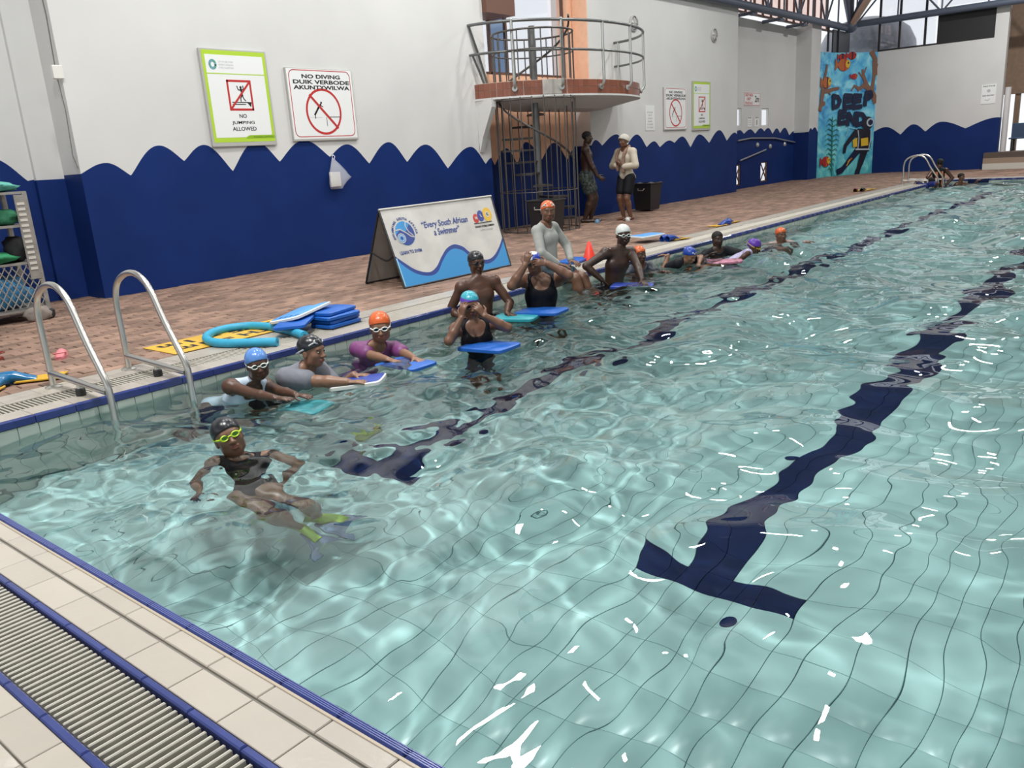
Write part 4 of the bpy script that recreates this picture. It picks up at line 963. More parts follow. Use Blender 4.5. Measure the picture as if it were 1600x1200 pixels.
# swim fins
def fin(parent, loc, rot, mp_, mbl, L_=.46):
    T = Matrix.Translation(loc) @ Matrix.Rotation(rot, 4, 'Z')
    b = MB(); n = 12; vs = []; fs = []
    sec = [(0,.040,.045,.040),(.06,.046,.045,.055),(.13,.046,.042,.055),(.20,.048,.030,.032),(.26,.055,.02,.018)]
    for x, hw, hh, zc in sec:
        for k in range(n): a = 2*PI*k/n; vs.append((x, hw*math.cos(a), max(.002, zc+hh*math.sin(a))))
    for i in range(len(sec)-1):
        for k in range(n): fs.append((i*n+k, (i+1)*n+k, (i+1)*n+(k+1)%n, i*n+(k+1)%n))
    fs += [tuple(range((len(sec)-1)*n, len(sec)*n))]
    b.add(vs, fs, 0, T); wet(b.build('foot_pocket', mp_, parent, smooth=60))
    b = MB(); b.prism([(.12,-.05),(L_-.06,-.085),(L_,-.10),(L_-.03,0),(L_,.10),(L_-.06,.085),(.12,.05)], .012, .020, 0, T); 
    for s in (-1,1): b.tube([T @ Vector((.13,s*.05,.02)), T @ Vector((L_-.03,s*.088,.016))], .008, 6)
    wet(b.build('blade', mbl, parent))
t = thing('swim_fins', 'pair of blue and yellow swim fins on the deck at the left edge', 'swim fins', (2.07,6.42,0)); fin(t, (-.10,.03,0), -.45, mat('teal_blue_rubber', (.01,.13,.30), .2), foam_y); fin(t, (-.02,.0,.0), -2.5, mat('teal_blue_rubber_b', (.01,.13,.30), .2), foam_y)
t = thing('swim_fins', 'blue and yellow swim fins under the pale blue float beyond the cone', 'swim fins', (10.85,5.93,0)); fin(t, (0,0,0), -.15, foam_d, foam_y); fin(t, (0,.1,.0), -.3, foam_d, foam_y)
kickboard('pale blue board resting over fins beyond the cone', TT((10.62,6.34,.10), (.93,-.35,.03), (.35,.93,0)), foam_p, foam_w, .46, .34, .03)
t = thing('swim_fins', 'blue and yellow swim fins on the edge behind the dark-shirted swimmer', 'swim fins', (13.35,6.10,0)); fin(t, (0,0,0), 2.9, foam_d, foam_y); fin(t, (.05,.08,.0), .1, foam_d, foam_y)
t = thing('swim_fins', 'red and yellow swim fins on the deck near the far ladder', 'swim fins', (21.2,6.42,0)); fin(t, (0,0,0), .2, mat('dark_red_rubber', (.16,.015,.01), .3), foam_y, .7); fin(t, (.1,-.12,.0), .0, mat('black_rubber_b', (.02,.02,.02), .3), foam_y, .9)
t = thing('swim_fins', 'dull lime swim fin lying on the pool floor in front of the kickboard children', 'swim fins', (3.33,4.12,ZF+.012)); lime = mat('lime_rubber', (.30,.40,.08), .5); fin(t, (0,0,0), .5, lime, lime, .34)
def clog(name, loc, rot, c, label):
    t = thing(name, label, 'shoe', loc, rot); m_ = mat('foam_'+name, c, .5)
    b = MB(); n = 14; vs = []; fs = []; sec = [(.0,.02,.02),(.02,.036,.035),(.07,.042,.05),(.12,.045,.055),(.16,.04,.045),(.185,.022,.025)]
    for x, hw, hh in sec:
        for k in range(n): a = 2*PI*k/n; vs.append((x, hw*math.cos(a), max(.016, .018+hh*math.sin(a)*(1 if x > .06 else .35))))
    for i in range(len(sec)-1):
        for k in range(n): fs.append((i*n+k, (i+1)*n+k, (i+1)*n+(k+1)%n, i*n+(k+1)%n))
    fs += [tuple(reversed(range(n))), tuple(range((len(sec)-1)*n, len(sec)*n))]
    b.add(vs, fs); b.build('upper', m_, t, smooth=60)
    MB().prism([(.0,-.03),(.05,-.04),(.12,-.046),(.17,-.036),(.188,0),(.17,.036),(.12,.046),(.05,.04),(.0,.03),(-.012,0)], 0, .018).build('sole', m_, t)
    MB().tube(spline([(.07,-.042,.04),(.02,-.044,.055),(-.02,-.02,.06),(-.02,.02,.06),(.02,.044,.055),(.07,.042,.04)], 4), .006, 6).build('heel_strap', m_, t, smooth=True)
clog('pink_clog', (2.60,6.92,0), 1.0, (.62,.20,.22), 'pink foam clog on the bricks behind the near ladder')
clog('red_clog', (2.37,7.46,0), 2.6, (.22,.03,.02), 'dark red clog on the bricks at the left edge')
clog('white_sandal', (14.12,8.58,0), 3.6, (.6,.6,.58), 'white sandal by the feet of the standing girl')
clog('blue_sandal', (13.72,9.02,0), 3.5, (.16,.28,.42), 'blue sandal in front of the standing man')
# bins
def bin_(loc, rot, label):
    t = thing('waste_bin', label, 'bin', loc, rot, 'black waste bins by the stair'); bm_ = mat('black_bin_plastic', (.014,.014,.015), .45)
    b = MB(); lo, hi, h_ = .20, .25, .60; vs = [(sx_*q, sy*q*.95, z) for q, z in ((lo,.03),(hi,h_)) for sx_, sy in ((-1,-1),(1,-1),(1,1),(-1,1))]
    vs += [(x*.93, y*.93, z) for x, y, z in vs[4:]] + [(sx_*lo*.9, sy*lo*.86, .06) for sx_, sy in ((-1,-1),(1,-1),(1,1),(-1,1))]
    b.add(vs, [(3,2,1,0),(12,13,14,15)]+[(i,(i+1)%4,4+(i+1)%4,4+i) for i in range(4)]+[(4+i,4+(i+1)%4,8+(i+1)%4,8+i) for i in range(4)]+[(8+i,8+(i+1)%4,12+(i+1)%4,12+i) for i in range(4)]); b.build('tub', bm_, t)
    b = MB(); r_ = [(-.255,-.245,.60),(.255,-.245,.60),(.255,.245,.60),(-.255,.245,.60)]; b.tube(r_, .014, 8, closed=True); b.build('rim', bm_, t)
    for s in (-1,1): MB().tube([(s*.255,-.08,.50),(s*.29,-.06,.46),(s*.29,.06,.46),(s*.255,.08,.50)], .010, 6).build('handle', steel, t)
    return t
bin_((11.50,8.62,0), .1, 'black plastic bin in front of the stair cage'); t = bin_((16.38,9.45,0), .0, 'black plastic bin behind the standing girl against the blue wall')
MB().add([(x*.25, y*.24, .60+.03*math.sin(7*x+5*y)) for x in (-1,-.3,.4,1) for y in (-1,-.2,.5,1)], [(4*i+j, 4*i+j+4, 4*i+j+5, 4*i+j+1) for i in range(3) for j in range(3)]).build('liner', mat('bin_liner', (.12,.12,.12), .3), t)

# locker trolley at the left edge
t = thing('storage_trolley', 'rusty grey wire-mesh storage trolley with shelves at the left edge', 'trolley', (3.0,9.60,0))
gm = mat('galvanised_dusty', (.27,.255,.235), .6, metal=.35, var=.2, scale=10)
for x in (-.62,.50):
    for y in (-.28,.28):
        MB().box((x,y,.70), (.045,.045,1.24)).build('post', gm, t); MB().lathe([(.04,0),(.06,.03),(.06,.08),(.03,.10)], 10).build('wheel', black, t).location = (x,y,0)
for z in (.12,.60,.98,1.31):
    b = MB(); b.box((-.06,0,z), (1.15,.60,.025)); b.build('shelf', gm, t)
b = MB(); n_ = 16
for k in range(-6, n_):
    for s in (1,-1):
        x0 = -.62+k*.07; a = Vector((x0, -.30, .14)); d = Vector((.30*s, 0, .44)); a = a if s > 0 else a+Vector((.30,0,0))
        p0, p1 = a, a+d
        t0, t1 = 0, 1
        for lim, sg in ((-.62,1),(.50,-1)):
            for _ in (0,):
                if (p0.x-lim)*sg < 0: p0 = p0.lerp(p1, (lim-p0.x)/(p1.x-p0.x)) if (p1.x-lim)*sg > 0 else None
                if p0 is not None and (p1.x-lim)*sg < 0: p1 = p1.lerp(p0, (lim-p1.x)/(p0.x-p1.x))
            if p0 is None: break
        if p0 is not None: b.tube([p0, p1], .006, 4)
b.build('mesh_panel', gm, t)['kind'] = 'stuff'
b = MB(); b.box((.44,-.305,.86), (.10,.012,.86)); b.build('corner_plate', gm, t)
for k in range(13): MB().box((.44,-.313,1.20-.055*k), (.07,.010,.026)).build('vent_slot', mat('slot_light' if k == 0 else 'slot_light_%d' % k, (.52,.50,.45), .5), t)
def bundle(name, label, loc, r, c, cat='cloth'):
    b = MB(); n = 14; h_ = 8; vs = []; fs = []
    for i in range(h_+1):
        a = PI*i/h_
        for k in range(n):
            q = 2*PI*k/n; w_ = 1+.16*math.sin(3*q+i)+.10*math.sin(5*q-2*i)
            sa = max(0, math.sin(a))**.45; vs.append((r[0]*sa*math.cos(q)*w_, r[1]*sa*math.sin(q)*w_, r[2]*(1-math.cos(a)*(1+.14*math.sin(4*q)*sa))))
    for i in range(h_):
        for k in range(n): fs.append((i*n+k, i*n+(k+1)%n, (i+1)*n+(k+1)%n, (i+1)*n+k))
    o = b.add(vs, fs).build(name, mat(name+'_cloth', c, .8, var=.25, scale=14), smooth=True); o.location = loc; tag(o, label, cat)
bundle('teal_towel', 'teal towel heaped on top of the storage trolley', (3.22,9.55,1.322), (.30,.26,.055), (.10,.38,.32), 'towel')
bundle('purple_cap_pile', 'dark red and purple swimwear on the upper trolley shelf', (3.05,9.5,.993), (.18,.2,.11), (.10,.02,.05)); bundle('green_swim_bag', 'dark green swim bag on the upper trolley shelf', (3.34,9.5,.993), (.12,.2,.08), (.02,.14,.07), 'bag')
bundle('bright_green_towel', 'green towel folded on the middle trolley shelf', (3.10,9.48,.613), (.26,.22,.055), (.02,.22,.09), 'towel'); bundle('black_bag', 'black bag on the middle trolley shelf by the post', (3.38,9.5,.613), (.10,.16,.13), (.01,.01,.012), 'bag')
bundle('blue_mat_roll', 'blue cloth behind the mesh at the bottom of the trolley', (3.0,9.55,.133), (.45,.2,.17), (.05,.22,.42)); bundle('grey_net_heap', 'tangled dusty net hanging at the foot of the trolley', (3.36,9.23,.0), (.13,.05,.075), (.22,.19,.17), 'net')
# ================================================================== PEOPLE
# each body is one surface: a smooth union of tapered shapes sampled on a grid and skinned
class Prim:
    def __init__(s, tag, lo, hi, fn): s.tag, s.lo, s.hi, s.fn = tag, np.array(lo), np.array(hi), fn
def A3(v): return np.array(v, dtype=np.float64)
def unit(v): v = A3(v); return v/np.linalg.norm(v)
def cone(tag, a, b, ra, rb, k=.02, flat=None, ff=1.0):
    "tapered capsule; flat = direction in which it is ff times as thick"
    a, b = A3(a), A3(b); r = max(ra, rb)*max(1, ff); ab = b-a; L2 = max(ab @ ab, 1e-9)
    def fn(p, o):
        q = p
        if flat is not None:
            n = unit(flat); m_ = a; dd = (p-m_) @ n; nn = n*(1/ff-1); q = p + dd[..., None]*nn
            nb = b + n*((b-m_) @ n)*(1/ff-1); d = nb-a
        else: d = ab
        L = max(d @ d, 1e-9); t = np.clip(((q-a) @ d)/L, 0, 1)
        return np.linalg.norm(q-a-t[..., None]*d, axis=-1) - (ra+(rb-ra)*t) - o
    P = Prim(tag, np.minimum(a, b)-r, np.maximum(a, b)+r, fn); P.k = k; return P
def ellip(tag, c, R, rad, k=.03, sub=False):
    "ellipsoid; rows of R are its axes"
    c, R, rad = A3(c), A3(R), A3(rad); m_ = rad.max()
    def fn(p, o):
        q = (p-c) @ R.T; rr = rad+o; k0 = np.linalg.norm(q/rr, axis=-1); k1 = np.linalg.norm(q/(rr*rr), axis=-1)+1e-9
        return k0*(k0-1)/k1
    P = Prim(tag, c-m_, c+m_, fn); P.k = k; P.sub = sub; return P
def sample(prims, h, o=0.0, cuts=(), pad=.03):
    lo = np.min([p.lo for p in prims if not getattr(p,'sub',False)], axis=0)-pad-o; hi = np.max([p.hi for p in prims if not getattr(p,'sub',False)], axis=0)+pad+o
    n = np.ceil((hi-lo)/h).astype(int)+1; F = np.full(n, .25, np.float32)
    ax = [lo[i]+h*np.arange(n[i]) for i in range(3)]
    for p in prims:
        m_ = p.k+.015+o
        i0 = np.clip(np.floor((p.lo-m_-lo)/h).astype(int), 0, n); i1 = np.clip(np.ceil((p.hi+m_-lo)/h).astype(int)+1, 0, n)
        if (i1 <= i0).any(): continue
        G = np.stack(np.meshgrid(*[ax[i][i0[i]:i1[i]] for i in range(3)], indexing='ij'), -1)
        d = p.fn(G, 0.0 if getattr(p,'sub',False) else o).astype(np.float32); sl = tuple(slice(i0[i], i1[i]) for i in range(3)); f = F[sl]
        if getattr(p,'sub',False):
            d = -d; q = np.maximum(p.k-np.abs(f-d), 0)/p.k; F[sl] = np.maximum(f, d)+q*q*p.k*.25
        else:
            q = np.maximum(p.k-np.abs(f-d), 0)/p.k; F[sl] = np.minimum(f, d)-q*q*p.k*.25
    if cuts:
        G = np.stack(np.meshgrid(*ax, indexing='ij'), -1)
        for c in cuts: F = np.maximum(F, c(G).astype(np.float32))
        for i in range(3):
            s0 = [slice(None)]*3; s0[i] = 0; F[tuple(s0)] = np.maximum(F[tuple(s0)], .01); s0[i] = -1; F[tuple(s0)] = np.maximum(F[tuple(s0)], .01)
    return F, lo
def skin(F, lo, h):
    "naive surface nets"
    S_ = F < 0; nx, ny, nz = F.shape
    cnt = np.zeros((nx-1, ny-1, nz-1), np.int8)
    for dx in (0,1):
        for dy in (0,1):
            for dz in (0,1): cnt += S_[dx:nx-1+dx, dy:ny-1+dy, dz:nz-1+dz]
    mixed = (cnt > 0) & (cnt < 8); idx = np.full(mixed.shape, -1, np.int64); I = np.argwhere(mixed); idx[mixed] = np.arange(len(I))
    acc = np.zeros((len(I), 3)); num = np.zeros(len(I))
    cs = [(0,0,0),(1,0,0),(0,1,0),(1,1,0),(0,0,1),(1,0,1),(0,1,1),(1,1,1)]
    val = [F[I[:,0]+c[0], I[:,1]+c[1], I[:,2]+c[2]] for c in cs]
    for a in range(8):
        for b in range(a+1, 8):
            d = np.array(cs[b])-np.array(cs[a])
            if np.abs(d).sum() != 1: continue
            m_ = (val[a] < 0) != (val[b] < 0); t = np.where(m_, val[a]/(val[a]-val[b]+1e-12), 0)
            acc += np.where(m_[:,None], np.array(cs[a])+t[:,None]*d, 0); num += m_
    V = lo + h*(I + acc/num[:,None]); Fs = []
    for ax in range(3):
        u, v = [(1,2),(2,0),(0,1)][ax]
        s0 = [slice(None)]*3; s1 = [slice(None)]*3; s0[ax] = slice(0,-1); s1[ax] = slice(1,None)
        for i in (u, v): s0[i] = slice(1,-1); s1[i] = slice(1,-1)
        A, B = S_[tuple(s0)], S_[tuple(s1)]; E_ = np.argwhere(A != B); fl = A[tuple(E_.T)]
        if not len(E_): continue
        E_ = E_.copy(); E_[:,u] += 1; E_[:,v] += 1
        def cell(du, dv): q = E_.copy(); q[:,u] -= du; q[:,v] -= dv; return idx[tuple(q.T)]
        q = np.stack([cell(1,1), cell(0,1), cell(0,0), cell(1,0)], -1); q[~fl] = q[~fl][:, ::-1]; Fs.append(q)
    return V, np.concatenate(Fs)
def shell(name, prims, h, m, parent, o=0.0, cuts=(), mats2=None, wetq=True):
    F, lo = sample(prims, h, o, cuts); V, Q = skin(F, lo, h)
    V = V - np.array(parent.location); me = quads_mesh(name, V, Q, m, True)
    ob = link(name, me, parent)
    if wetq: wet(ob)
    return ob
def ik(a, t, l1, l2, pole):
    a, t, pole = A3(a), A3(t), A3(pole); d = t-a; L = np.linalg.norm(d); L2 = min(L, (l1+l2)*.999); d = d/L; t = a+d*L2
    x = (l1*l1-l2*l2+L2*L2)/(2*L2); y = math.sqrt(max(l1*l1-x*x, 0)); n = pole-d*(pole @ d); n = n/(np.linalg.norm(n)+1e-9)
    return a+d*x+n*y, t
SKIN = {}
def skin_mat(c):
    if c not in SKIN: SKIN[c] = mat('skin_%d' % len(SKIN), c, .42, var=.06, scale=9, spec=.5)
    return SKIN[c]
def orth(f, u):
    u = unit(u); f = A3(f); f = unit(f-u*(f @ u)); return f, u, np.cross(u, f)
eye_w = mat('eye_white', (.42,.40,.37), .3); eye_d = mat('eye_iris', (.03,.015,.01), .15); brow_m = mat('eyebrow_hair', (.012,.010,.009), .7)
lipm = {}
def head_prims(C, hf, hu, hh):
    f, u, l = hf, hu, np.cross(hu, hf); R = np.array([f, l, u]); g = lambda a, b, c: C+hh*(f*a+l*b+u*c); P = []
    P.append(ellip('cranium', g(-.045,0,.17), R, hh*A3((.415,.335,.345)), .02))
    P.append(ellip('face', g(.10,0,-.10), R, hh*A3((.275,.275,.36)), .03))
    P.append(ellip('face', g(.18,0,-.36), R, hh*A3((.15,.15,.13)), .03))
    P.append(cone('face', g(.33,-.13,.10), g(.33,.13,.10), hh*.055, hh*.055, .02))
    for s in (-1,1):
        P.append(ellip('face', g(.22,s*.17,-.10), R, hh*A3((.12,.12,.12)), .02)); P.append(ellip('face', g(.02,s*.22,-.28), R, hh*A3((.16,.07,.12)), .03))
        P.append(ellip('face', g(.39,s*.135,.02), R, hh*A3((.06,.075,.045)), .015, sub=True))
        e = ellip('ear', g(-.04,s*.335,-.05), R, hh*A3((.085,.035,.125)), .008); P.append(e); P.append(ellip('ear', g(-.01,s*.372,-.04), R, hh*A3((.04,.02,.07)), .006, sub=True))
        P.append(ellip('face', g(.405,s*.055,-.145), R, hh*A3((.04,.04,.033)), .010))
    P.append(cone('face', g(.37,0,.04), g(.445,0,-.12), hh*.034, hh*.05, .012)); P.append(ellip('face', g(.45,0,-.13), R, hh*A3((.05,.05,.045)), .010))
    P.append(ellip('face', g(.375,0,-.245), R, hh*A3((.05,.115,.032)), .008)); P.append(ellip('face', g(.365,0,-.30), R, hh*A3((.05,.10,.036)), .008))
    P.append(ellip('face', g(.425,0,-.272), R, hh*A3((.03,.10,.008)), .005, sub=True))
    return P
def hand_prims(Wp, d, n, side, hl, curl, spread=.12):
    "palm, five fingers of unequal length with bent knuckles; side = towards the thumb"
    d, n, s = unit(d), unit(n), unit(side); P = []; r = .052*hl
    k0 = Wp+d*.06*hl; k1 = Wp+d*.50*hl
    P.append(cone('hand', k0, k1-d*.05*hl, .15*hl, .20*hl, .012, n, .42))
    for i, (off, L, sp) in enumerate(((.165,.42,1),(.055,.47,.3),(-.055,.44,-.3),(-.16,.34,-1))):
        p = Wp+d*.47*hl+s*off*hl; dd = unit(d+s*spread*sp); ang = curl*.5
        for seg, fr in enumerate((.45,.32,.23)):
            v = dd*math.cos(ang)+n*math.sin(ang); q = p+v*L*hl*fr; P.append(cone('hand', p, q, r*(1-.08*seg), r*(.94-.1*seg), .006)); p = q; ang += curl*(.9 if seg == 0 else .6)
    t0 = Wp+d*.12*hl+s*.13*hl; t1 = t0+unit(d*.6+s*.75+n*.3)*.24*hl; t2 = t1+unit(d*.9+s*.25+n*(.25+.3*curl))*.22*hl
    P.append(cone('hand', t0, t1, r*1.35, r*1.1, .012)); P.append(cone('hand', t1, t2, r*1.08, r*.85, .006)); return P
def cap_print(*a): pass
def figure(label, Ht, N, u, f, C, hf, hu, arms, legs, skin_c, h=.006, b=1.0, hh=None, cap=None, goggles=None, wear=(), eyes=False, hair=None, group='swimmers in the pool lesson', spine=.30, lim=None, pec=1):
    """Ht height, N base of neck, u spine direction upward, f chest direction, C head centre, hf/hu face and crown directions,
    arms/legs = two dicts (person's left first)"""
    N, C = A3(N), A3(C); f, u, l = orth(f, u); hf, hu, _ = orth(hf, hu) ; P0 = N-u*spine*Ht; hh = hh or (.205 if Ht < 1.55 else .222)
    R = np.array([f, l, u]); H_ = Ht; root = thing('person', label, 'person', tuple(np.round((P0[0], P0[1], min(P0[2], 0)), 3)), 0, group)
    pr = []; add = pr.append; g = lambda a, b_, c: P0+H_*(f*a+l*b_+u*c)
    add(ellip('torso', g(0,0,.005), R, H_*b*A3((.062,.088,.07)), .04)); add(ellip('torso', g(.004,0,.095), R, H_*b*A3((.056,.076,.085)), .05))
    add(ellip('torso', g(.004,0,.19), R, H_*b*A3((.062,.092,.10)), .05))
    for s in (-1,1): add(ellip('torso', g(-.03,s*.042,-.03), R, H_*b*A3((.052,.052,.055)), .03)); add(ellip('torso', g(.028+.007*pec,s*.045,.215), R, H_*b*A3((.035,.045,.04))*(1 if pec else .9), .03 if pec else .06))
    Sh = [N-u*.022*H_+l*s*.112*H_ for s in (1,-1)]
    for i, a in enumerate(arms):
        if a.get('shrug'): Sh[i] = Sh[i]+u*a['shrug']*H_
        if a.get('fwd'): Sh[i] = Sh[i]+f*a['fwd']*H_
    for i in (0,1):
        add(cone('torso', N-u*.03*H_, Sh[i], .042*H_*b, .036*H_*b, .03)); add(cone('torso', N+u*.02*H_, Sh[i], .026*H_, .026*H_, .03))
    nb = C-hu*hh*.34-hf*hh*.10
    add(cone('neck', N-u*.03*H_, nb, .034*H_, .031*H_, .02))
    hp = head_prims(C, hf, hu, hh); pr += hp
    sleeves = []; half = []
    for i, a in enumerate(arms):
        E_, Wp = ik(Sh[i], a['w'], .172*H_, .150*H_, a['pole']); S0 = Sh[i]
        add(ellip('arm', S0, R, H_*b*A3((.038,.038,.04)), .03)); add(cone('arm', S0, E_, .034*H_*b, .0265*H_*b, .02))
        M_ = E_+(Wp-E_)*.35; add(cone('arm', E_, M_, .0265*H_*b, .0265*H_*b, .012)); add(cone('arm', M_, Wp, .0265*H_*b, .0175*H_*b, .012))
        fd = unit(Wp-E_); d = A3(a.get('d', fd)); n = A3(a.get('n', (0,0,-1))); n = n-unit(d)*(n @ unit(d)); sd = np.cross(unit(n), unit(d))*(1 if i == 0 else -1)
        pr += hand_prims(Wp, d, n, sd, .112*H_, a.get('curl', .35))
        half += [cone('sleeve', S0, S0+(E_-S0)*.62, .040*H_*b, .040*H_*b, .02)]
        sleeves += [cone('sleeve', S0, E_, .036*H_*b, .029*H_*b, .02), cone('sleeve', E_, E_+(Wp-E_)*.93, .029*H_*b, .021*H_*b, .012)]
    shorts = []
    for i, a in enumerate(legs):
        s = 1 if i == 0 else -1; Hp = g(0, s*.052, -.03); K, An = ik(Hp, a['w'], .245*H_, .235*H_, a['pole'])
        add(cone('leg', Hp, K, .060*H_*b, .040*H_*b, .02)); M_ = K+(An-K)*.3
        add(cone('leg', K, M_, .040*H_*b, .038*H_*b, .015)); add(cone('leg', M_, An, .038*H_*b, .023*H_, .012))
        add(ellip('leg', K+(An-K)*.28-unit(a['pole'])*.012*H_, np.eye(3), H_*b*A3((.034,.034,.05)), .02))
        ft = unit(a.get('foot', f)); heel = An-ft*.03*H_-u*0; dn = A3((0,0,-1)) if abs(ft[2]) < .8 else -f
        add(cone('foot', heel+dn*.022*H_, An+ft*.085*H_+dn*.026*H_, .024*H_, .022*H_, .015, np.cross(ft, np.cross(dn, ft)), .8)); add(cone('foot', An+ft*.08*H_+dn*.028*H_, An+ft*.115*H_+dn*.030*H_, .024*H_, .017*H_, .01, dn, .6))
        shorts.append(cone('short', Hp, Hp+(K-Hp)*a.get('short', .55), .066*H_*b, .058*H_*b, .015))
    sk = skin_mat(skin_c); bo = shell('body', pr, h, sk, root)
    lc = tuple(min(1, x*k) for x, k in zip(skin_c, (1.15,.75,.8)))
    me = bo.data; me.materials.append(mat('lips', lc, .35)); nP = len(me.polygons); ce = np.empty(nP*3); me.polygons.foreach_get('center', ce); ce = ce.reshape(-1,3)+np.array(root.location)-C
    q = np.stack([ce @ hf, ce @ np.cross(hu, hf), ce @ hu], -1)/hh; mi = ((q[:,0] > .33) & ((q[:,1]/.115)**2+((q[:,2]+.272)/.062)**2 < 1)).astype(np.int32); me.polygons.foreach_set('material_index', mi)
    T = Matrix((Vector(hf), Vector(np.cross(hu, hf)), Vector(hu))).transposed().to_4x4(); T.translation = Vector(C)-Vector(root.location); T = T @ Matrix.Scale(hh, 4)
    torso = [p for p in pr if p.tag == 'torso']; heads = [p for p in hp if p.tag == 'cranium']
    plane = lambda pt, n: (lambda G, pt=A3(pt), n=unit(n): (G-pt) @ n)
    ball = lambda c, r_: (lambda G, c=A3(c), r_=r_: r_-np.linalg.norm(G-c, axis=-1))
    for wname, kind, m in wear:
        if kind == 'suit':      # one-piece: scooped neck, open arms, high legs
            cuts = [ball(g(.085,0,.315), .080*H_), ball(g(-.11,0,.30), .085*H_)]+[ball(Sh[i]+(1 if i == 0 else -1)*l*.022*H_-u*.01*H_, .064*H_) for i in (0,1)]+[ball(g(.02,s*.115,-.085), .075*H_) for s in (-1,1)]+[plane(g(0,0,-.062), -u)]
            shell(wname, torso+[ellip('x', g(0,0,-.04), R, H_*b*A3((.05,.06,.04)), .03)], h, m, root, .005, cuts)
        elif kind in ('tshirt', 'longsleeve', 'vest'):
            cuts = [ball(N+u*.035*H_+f*.03*H_, .058*H_), plane(g(0,0,-.02), -u)]
            ps = torso+(half if kind == 'tshirt' else sleeves if kind == 'longsleeve' else [])
            if kind == 'vest': cuts += [ball(Sh[i]+(1 if i == 0 else -1)*l*.03*H_, .055*H_) for i in (0,1)]
            shell(wname, ps, h, m, root, .008, cuts)
        elif kind == 'jacket':
            cuts = [ball(N+u*.035*H_+f*.035*H_, .055*H_), plane(g(0,0,-.035), -u)]; shell(wname, torso+sleeves, h, m, root, .022, cuts)
        elif kind == 'shorts':
            shell(wname, [p for p in torso[:2]]+[torso[3], torso[5]]+shorts, h, m, root, .012, [plane(g(0,0,.045), u)])
        elif kind == 'orange':
            shell(wname, torso, h, m, root, .012, [lambda G: np.abs(np.abs((G-P0) @ l)-.045*H_)-.018*H_, plane(P0, f), plane(g(0,0,.27), u)])
        elif kind == 'leggings':
            shell(wname, torso[:2]+[p for p in pr if p.tag == 'leg'], h, m, root, .006, [plane(g(0,0,.045), u)])
    if cap:
        nm, m = cap; w0 = nm in ('swim_cap',)
        pt = C+hh*(hf*.34+hu*.215); pb = C+hh*(-hf*.42-hu*.12); dvec = unit(pb-pt); nrm = np.cross(dvec, np.cross(hu, hf)); nrm = nrm if nrm @ hu < 0 else -nrm
        if isinstance(m, (list, tuple)): m0, m1, how = m
        else: m0, m1, how = m, None, None
        c = shell(nm, heads, h*.8, m0, root, .007 if w0 else .030, [plane(pt, nrm)])
        if m1:
            c.data.materials.append(m1); n_ = len(c.data.polygons); ce = np.empty(n_*3); c.data.polygons.foreach_get('center', ce); ce = ce.reshape(-1,3)+np.array(root.location)-C
            q = np.stack([ce @ hf, ce @ np.cross(hu, hf), ce @ hu], -1)/hh; c.data.polygons.foreach_set('material_index', how(q).astype(np.int32))
    if hair:
        hr = [ellip('hair', C+hh*(-hf*.055+hu*.185), np.array([hf, np.cross(hu, hf), hu]), hh*A3((.43,.352,.355)), .02)]
        pt = C+hh*(hf*.30+hu*.25); pb = C+hh*(-hf*.38-hu*.22); dvec = unit(pb-pt); nrm = np.cross(dvec, np.cross(hu, hf)); nrm = nrm if nrm @ hu < 0 else -nrm
        shell('hair', hr, h, hair, root, .004, [plane(pt, nrm)])
    if goggles:
        gm, lm, up = goggles; b_ = MB(); lens = MB(); st = MB(); z0, x0 = (.03, .40) if not up else (.30, .37)
        Tt = T @ Matrix.Rotation(math.radians(-38 if up else 0), 4, 'Y') if up else T
        if up: z0, x0 = .10, .455
        for s in (-1,1):
            ring_p = [(x0-.10*abs(k_)*0-.05*(math.cos(2*PI*k/20)*s*.5+.5 if False else 0) - .035*((s*.135+s*.10*math.cos(2*PI*k/20))/.235)**2, s*.138+.098*math.cos(2*PI*k/20), z0+.066*math.sin(2*PI*k/20)) for k in range(20) for k_ in (0,)]
            b_.tube(ring_p, .022, 6, closed=True, T=Tt)
            n_ = len(lens.v); lens.add([(p[0]+.008, p[1], p[2]) for p in ring_p], [tuple(range(20)) if s > 0 else tuple(range(20))], 0, Tt)
            b_.tube([(x0-.035, s*.225, z0), (x0-.10, s*.285, z0+.01), (x0-.19, s*.325, z0+.02)], .026, 6, T=Tt)
        b_.tube([(x0, -.05, z0), (x0+.02, 0, z0+.012), (x0, .05, z0)], .02, 6, T=Tt)
        rad = .365; path = [( -.045+(.445)*math.cos(a), rad*math.sin(a), z0+.02+.10*(1-math.cos(a-math.radians(60))) if a > 0 else z0) for a in [math.radians(q) for q in range(62, 299, 12)]]
        st.tube([(x, y, z0+.02+.12*math.sin((i/(len(path)-1))*PI)) for i, (x, y, z) in enumerate(path)], .028, 6, flat=.4, T=Tt)
        go = b_.build('goggles', gm, root, smooth=60); lens.build('lens', lm, go); st.build('strap', gm, go, smooth=60)
    if eyes:
        for s in (-1,1):
            e = MB().ell((.335, s*.135, .015), (.045,.052,.028), n=12, h=8, T=T).build('eye', eye_w, root, smooth=True); MB().ell((.375, s*.135, .015), (.020,.028,.030), n=10, h=6, T=T).build('iris', eye_d, e, smooth=True)
            MB().tube([(.375, s*.06, .105), (.372, s*.13, .125), (.33, s*.21, .10)], .016, 5, T=T).build('eyebrow', brow_m, root, smooth=True)
    return root
cap_black = mat('black_silicone', (.018,.020,.025), .28); cap_sky = mat('sky_blue_silicone', (.10,.24,.58), .22); cap_orange = mat('orange_silicone', (.62,.12,.03), .3)
cap_white = mat('white_silicone', (.62,.66,.64), .35); cap_blue = mat('blue_silicone', (.03,.06,.38), .3); cap_royal = mat('royal_silicone', (.015,.06,.36), .3); cap_purple = mat('purple_silicone', (.10,.03,.34), .35)
